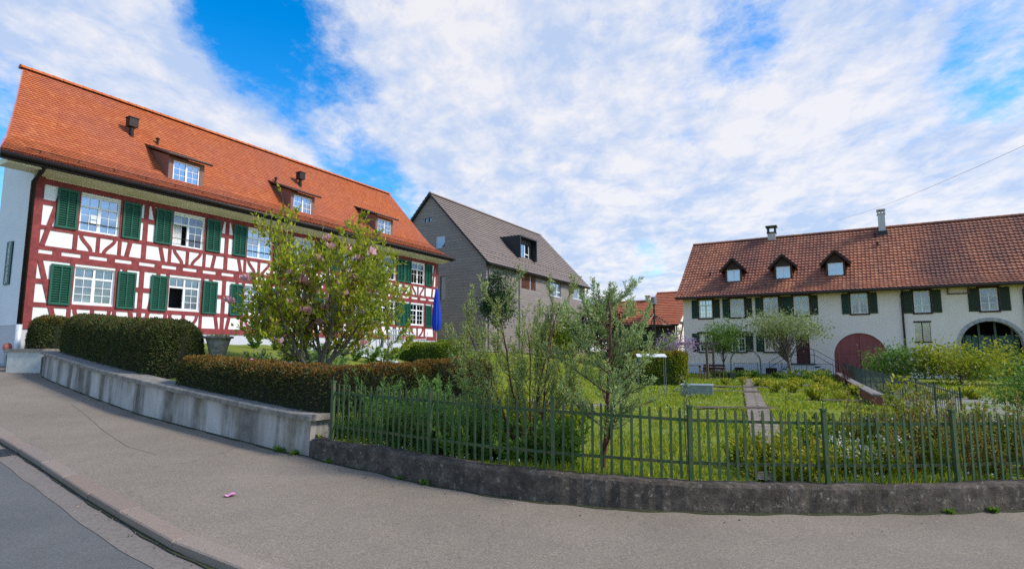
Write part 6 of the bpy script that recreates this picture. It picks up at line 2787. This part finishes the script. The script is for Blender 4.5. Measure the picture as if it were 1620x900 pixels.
def grill_hood():
    x, y = 7.5, 30.0
    root = thing('chimney_pole', 'tall dark stove pipe with capped top and conical rib frame in the garden', 'stove pipe', (x, y, gz(x, y)))
    mb = MB()
    mb.tube([(0, 0, 0), (0, 0, 4.1)], .055, 8)
    mb.build('pole', M['gutter_dark'], root)
    mb = MB()
    mb.lathe([(.10, 4.05), (.15, 4.10), (.15, 4.45), (.10, 4.48)], (0, 0, -.06), 12)
    mb.build('cowl', M['steel_grey'], root)
    mb = MB()
    for k in range(8):
        a = 2 * math.pi * k / 8
        mb.tube([(0, 0, 3.50), (math.cos(a) * .85, math.sin(a) * .85, 2.92)], .022, 5)
    mb.tube([(math.cos(2 * math.pi * k / 24) * .85, math.sin(2 * math.pi * k / 24) * .85, 2.92) for k in range(25)], .022, 5)
    mb.build('rib_frame', M['copper_brown'], root)


grill_hood()


def sheet_roof():
    x, y = 4.85, 20.0
    z = gz(x, y)
    root = thing('sheet_shelter', 'white sheet roof on four thin posts in the vegetable garden', 'shelter', (x, y, z), -.15)
    mb = MB()
    vs = []
    for i in range(19):
        xx = -.5 + i / 18
        zz = 1.30 + .004 * math.sin(i * 2.1)
        vs += [(xx, -.35, zz), (xx, .35, zz + .10), (xx, .35, zz + .085), (xx, -.35, zz - .015)]
    fs = []
    for i in range(18):
        for j in range(4):
            k = (j + 1) % 4
            fs.append((i * 4 + j, (i + 1) * 4 + j, (i + 1) * 4 + k, i * 4 + k))
    mb.add(vs, fs + [(0, 1, 2, 3), (75, 74, 73, 72)])
    mb.build('roof_sheet', M['sheet_white'], root)
    for sx in (-1, 1):
        for sy in (-1, 1):
            mb = MB()
            mb.tube([(sx * .45, sy * .30, -.1), (sx * .45, sy * .30, 1.32 + .04 * sy)], .009, 6)
            mb.build('post', M['steel_grey'], root)


sheet_roof()


def trough():
    x, y = 6.15, 19.2
    root = thing('stone_trough', 'grey concrete trough beside the lawn, white rimmed', 'trough', (x, y, gz(x, y) - .05), -.35)
    mb = MB()
    mb.box(-.5, .5, -.25, -.18, 0, .42)
    mb.box(-.5, .5, .18, .25, 0, .42)
    mb.box(-.5, -.43, -.179, .179, 0, .42)
    mb.box(.43, .5, -.179, .179, 0, .42)
    mb.build('trough_body', M['trough_grey'], root)
    mb = MB()
    mb.box(-.428, .428, -.178, .178, .05, .36)
    mb.build('soil', M['soil'], root)
    mb = MB()
    mb.box(-.52, .52, -.27, -.17, .421, .45)
    mb.box(-.52, .52, .17, .27, .421, .45)
    mb.build('rim', M['sheet_white'], root)
    r2 = thing('flower_pot', 'dark plastic pot on the ground before the round headed tree', 'pot', (12.0, 31.5, gz(12.0, 31.5)))
    mb = MB()
    mb.lathe([(.14, 0), (.19, .36), (.21, .36), (.21, .40), (.18, .40), (.17, .34)], (0, 0, 0), 16)
    mb.build('pot_body', M['slate_metal'], r2)
    mb = MB()
    mb.lathe([(.17, .33), (.05, .36)], (0, 0, 0), 12)
    mb.build('soil', M['soil'], r2)


trough()


def beds():
    mb = MB()
    for (x, y, a, w, d) in BEDS:
        for k in range(16):
            f0, f1 = k / 16 - .5, (k + 1) / 16 - .5
            q = []
            for f, s in ((f0, -1), (f1, -1), (f1, 1), (f0, 1)):
                px_ = x + f * w * math.cos(a) - s * d / 2 * math.sin(a) * (1 + .15 * math.sin(f * 20))
                py_ = y + f * w * math.sin(a) + s * d / 2 * math.cos(a) * (1 + .15 * math.sin(f * 20))
                q.append((px_, py_, gz(px_, py_) + .06))
            mb.quad(*q)
    structure(mb.build('ground_bed', M['soil']))


beds()


def garden_arch():
    root = thing('garden_arch', 'slender dark metal garden arch over the slab path', 'arch', (11.75, 28.9, gz(11.75, 28.9)), A2)
    for dy in (-.15, .15):
        mb = MB()
        pts = [(-.7, dy, -.05)] + [(-.7 * math.cos(math.pi * k / 16), dy, 1.05 + .62 * math.sin(math.pi * k / 16)) for k in range(17)] + [(.7, dy, -.05)]
        mb.tube(pts, .018, 6)
        mb.build('hoop', M['iron_green'], root)
    mb = MB()
    for sx in (-1, 1):
        for k in range(5):
            mb.tube([(sx * .7, -.15, .2 + .22 * k), (sx * .7, .15, .2 + .22 * k)], .010, 5)
    mb.build('rungs', M['iron_green'], root)
    mb = MB()


garden_arch()


def urn():
    x, y = -6.14, 11.95
    z = gz(x, y)
    root = thing('stone_urn', 'mottled stone urn planter right of the tall hedge', 'planter', (x, y, z))
    top = 1.93 - z
    mb = MB()
    mb.smooth = True
    mb.lathe([(.20, -.05), (.20, .06), (.13, .12), (.12, top - .42), (.16, top - .36), (.22, top - .12), (.24, top - .05), (.29, top - .04), (.29, top), (.24, top), (.22, top - .06)], (0, 0, 0), 24)
    mb.build('urn_body', M['urn_stone'], root)
    m = 260
    a = rng.uniform(0, 6.28, m)
    r = .20 * np.sqrt(rng.random(m))
    P = np.stack([np.cos(a) * r, np.sin(a) * r, np.full(m, top - .05)], 1)
    D = rng.normal(size=(m, 3)) * .6 + [0, 0, .8]
    inst('plants', leafmesh('plants', P, D, rng.uniform(.05, .12, m), .04, [M['lf_lime'], M['lf_yellow']], (rng.random(m) < .2).astype(int)), root)


urn()


def edging():
    root = thing('stone_edging', 'pale low stone edging of the terrace below the timbered house', 'edging')
    mb = MB()
    a, b = Vector((-8.6, 16.4, 0)), Vector((-4.2, 18.6, 0))
    n = 12
    for k in range(n):
        p, q = a.lerp(b, k / n), a.lerp(b, (k + .985) / n)
        mb.bar(p + Vector((0, 0, 1.58)), q + Vector((0, 0, 1.58)), .25, .34)
    mb.build('edging_stones', M['concrete_pale'], root)


edging()


def hydrant():
    x, y, z = lh(-.50, .20)
    z = road_z(x, y)
    root = thing('hydrant', 'small grey hydrant with faded red cap at the foot of the white gable', 'hydrant', (x, y, z), A1)
    mb = MB()
    mb.lathe([(.13, -.05), (.13, .05), (.08, .07), (.075, .42), (.095, .44), (.095, .50), (.07, .51)], (0, 0, 0), 16)
    mb.build('barrel', M['hydrant_grey'], root)
    mb = MB()
    mb.lathe([(.11, .511), (.12, .54), (.12, .62), (.09, .70), (.03, .73)], (0, 0, 0), 16)
    mb.build('cap', M['hydrant_red'], root)
    for sy in (-1, 1):
        mb = MB()
        mb.tube([(0, sy * .06, .36), (0, sy * .17, .36)], .045, 10)
        mb.build('outlet', M['hydrant_grey'], root)
    mb = MB()
    mb.box(-.30, .25, -.25, .25, -.08, .02)
    mb.build('base_slab', M['concrete_pale'], root)


hydrant()


def drain():
    x, y = -6.66, 7.64
    t = math.atan2(-1.24, 1.59)
    root = thing('drain_grate', 'round holed iron drain grate in the gutter at the kerb', 'drain', (x, y, road_z(x, y) - .068), t)
    # follow the slope of the road
    n_ = Vector((.0275, -.049, 1)).normalized()
    q_ = Vector((0, 0, 1)).rotation_difference(n_)
    root.rotation_euler = (q_.to_matrix() @ Matrix.Rotation(t, 3, 'Z')).to_euler()
    root.location.z += .004
    mb = MB()
    w, d = .46, .26
    mb.box(-w / 2, w / 2, -d / 2, -d / 2 + .03, -.03, .008)
    mb.box(-w / 2, w / 2, d / 2 - .03, d / 2, -.03, .008)
    mb.box(-w / 2, -w / 2 + .03, -d / 2 + .03, d / 2 - .03, -.03, .008)
    mb.box(w / 2 - .03, w / 2, -d / 2 + .03, d / 2 - .03, -.03, .008)
    mb.build('frame', M['slate_metal'], root)
    mb = MB()
    for k in range(7):
        xx = -w / 2 + .05 + (w - .1) * k / 6
        mb.box(xx - .012, xx + .012, -d / 2 + .03, d / 2 - .03, -.02, .006)
    mb.box(-w / 2 + .03, w / 2 - .03, -.012, .012, -.018, .0045)
    mb.build('grate_bars', M['slate_metal'], root)
    mb = MB()
    mb.box(-w / 2 + .03, w / 2 - .03, -d / 2 + .03, d / 2 - .03, -.028, -.003)
    mb.build('pit', M['interior'], root)


drain()


def tub():
    x, y = 5.05, 8.0
    root = thing('plastic_tub', 'small white plastic tub half hidden behind the right fence panel', 'tub', (x, y, gz(x, y)), .3)
    mb = MB()
    mb.prism([(-.10, 0), (.10, 0), (.12, .50), (-.12, .50)], 'y', -.10, .10)
    mb.build('tub_body', M['slate_metal'], root)
    mb = MB()
    mb.box(-.13, .13, -.11, .11, .502, .53)
    mb.build('lid', M['plastic_white'], root)


tub()


def cable():
    a = Vector((0, 0, EYE)) + raydir(1760, 165) * (22 / raydir(1760, 165).y)
    b = Vector((0, 0, EYE)) + raydir(1325, 348) * (75 / raydir(1325, 348).y)
    n = 30
    pts = []
    for k in range(n + 1):
        f = k / n
        p = a.lerp(b, f)
        p.z -= 4 * f * (1 - f) * .5
        pts.append(p)
    mb = MB()
    mb.smooth = True
    mb.tube(pts, .010, 5)
    o = mb.build('overhead_cable', M['cable'])
    tag(o, 'thin dark overhead cable slanting across the sky above the farmhouse', 'cable')


cable()
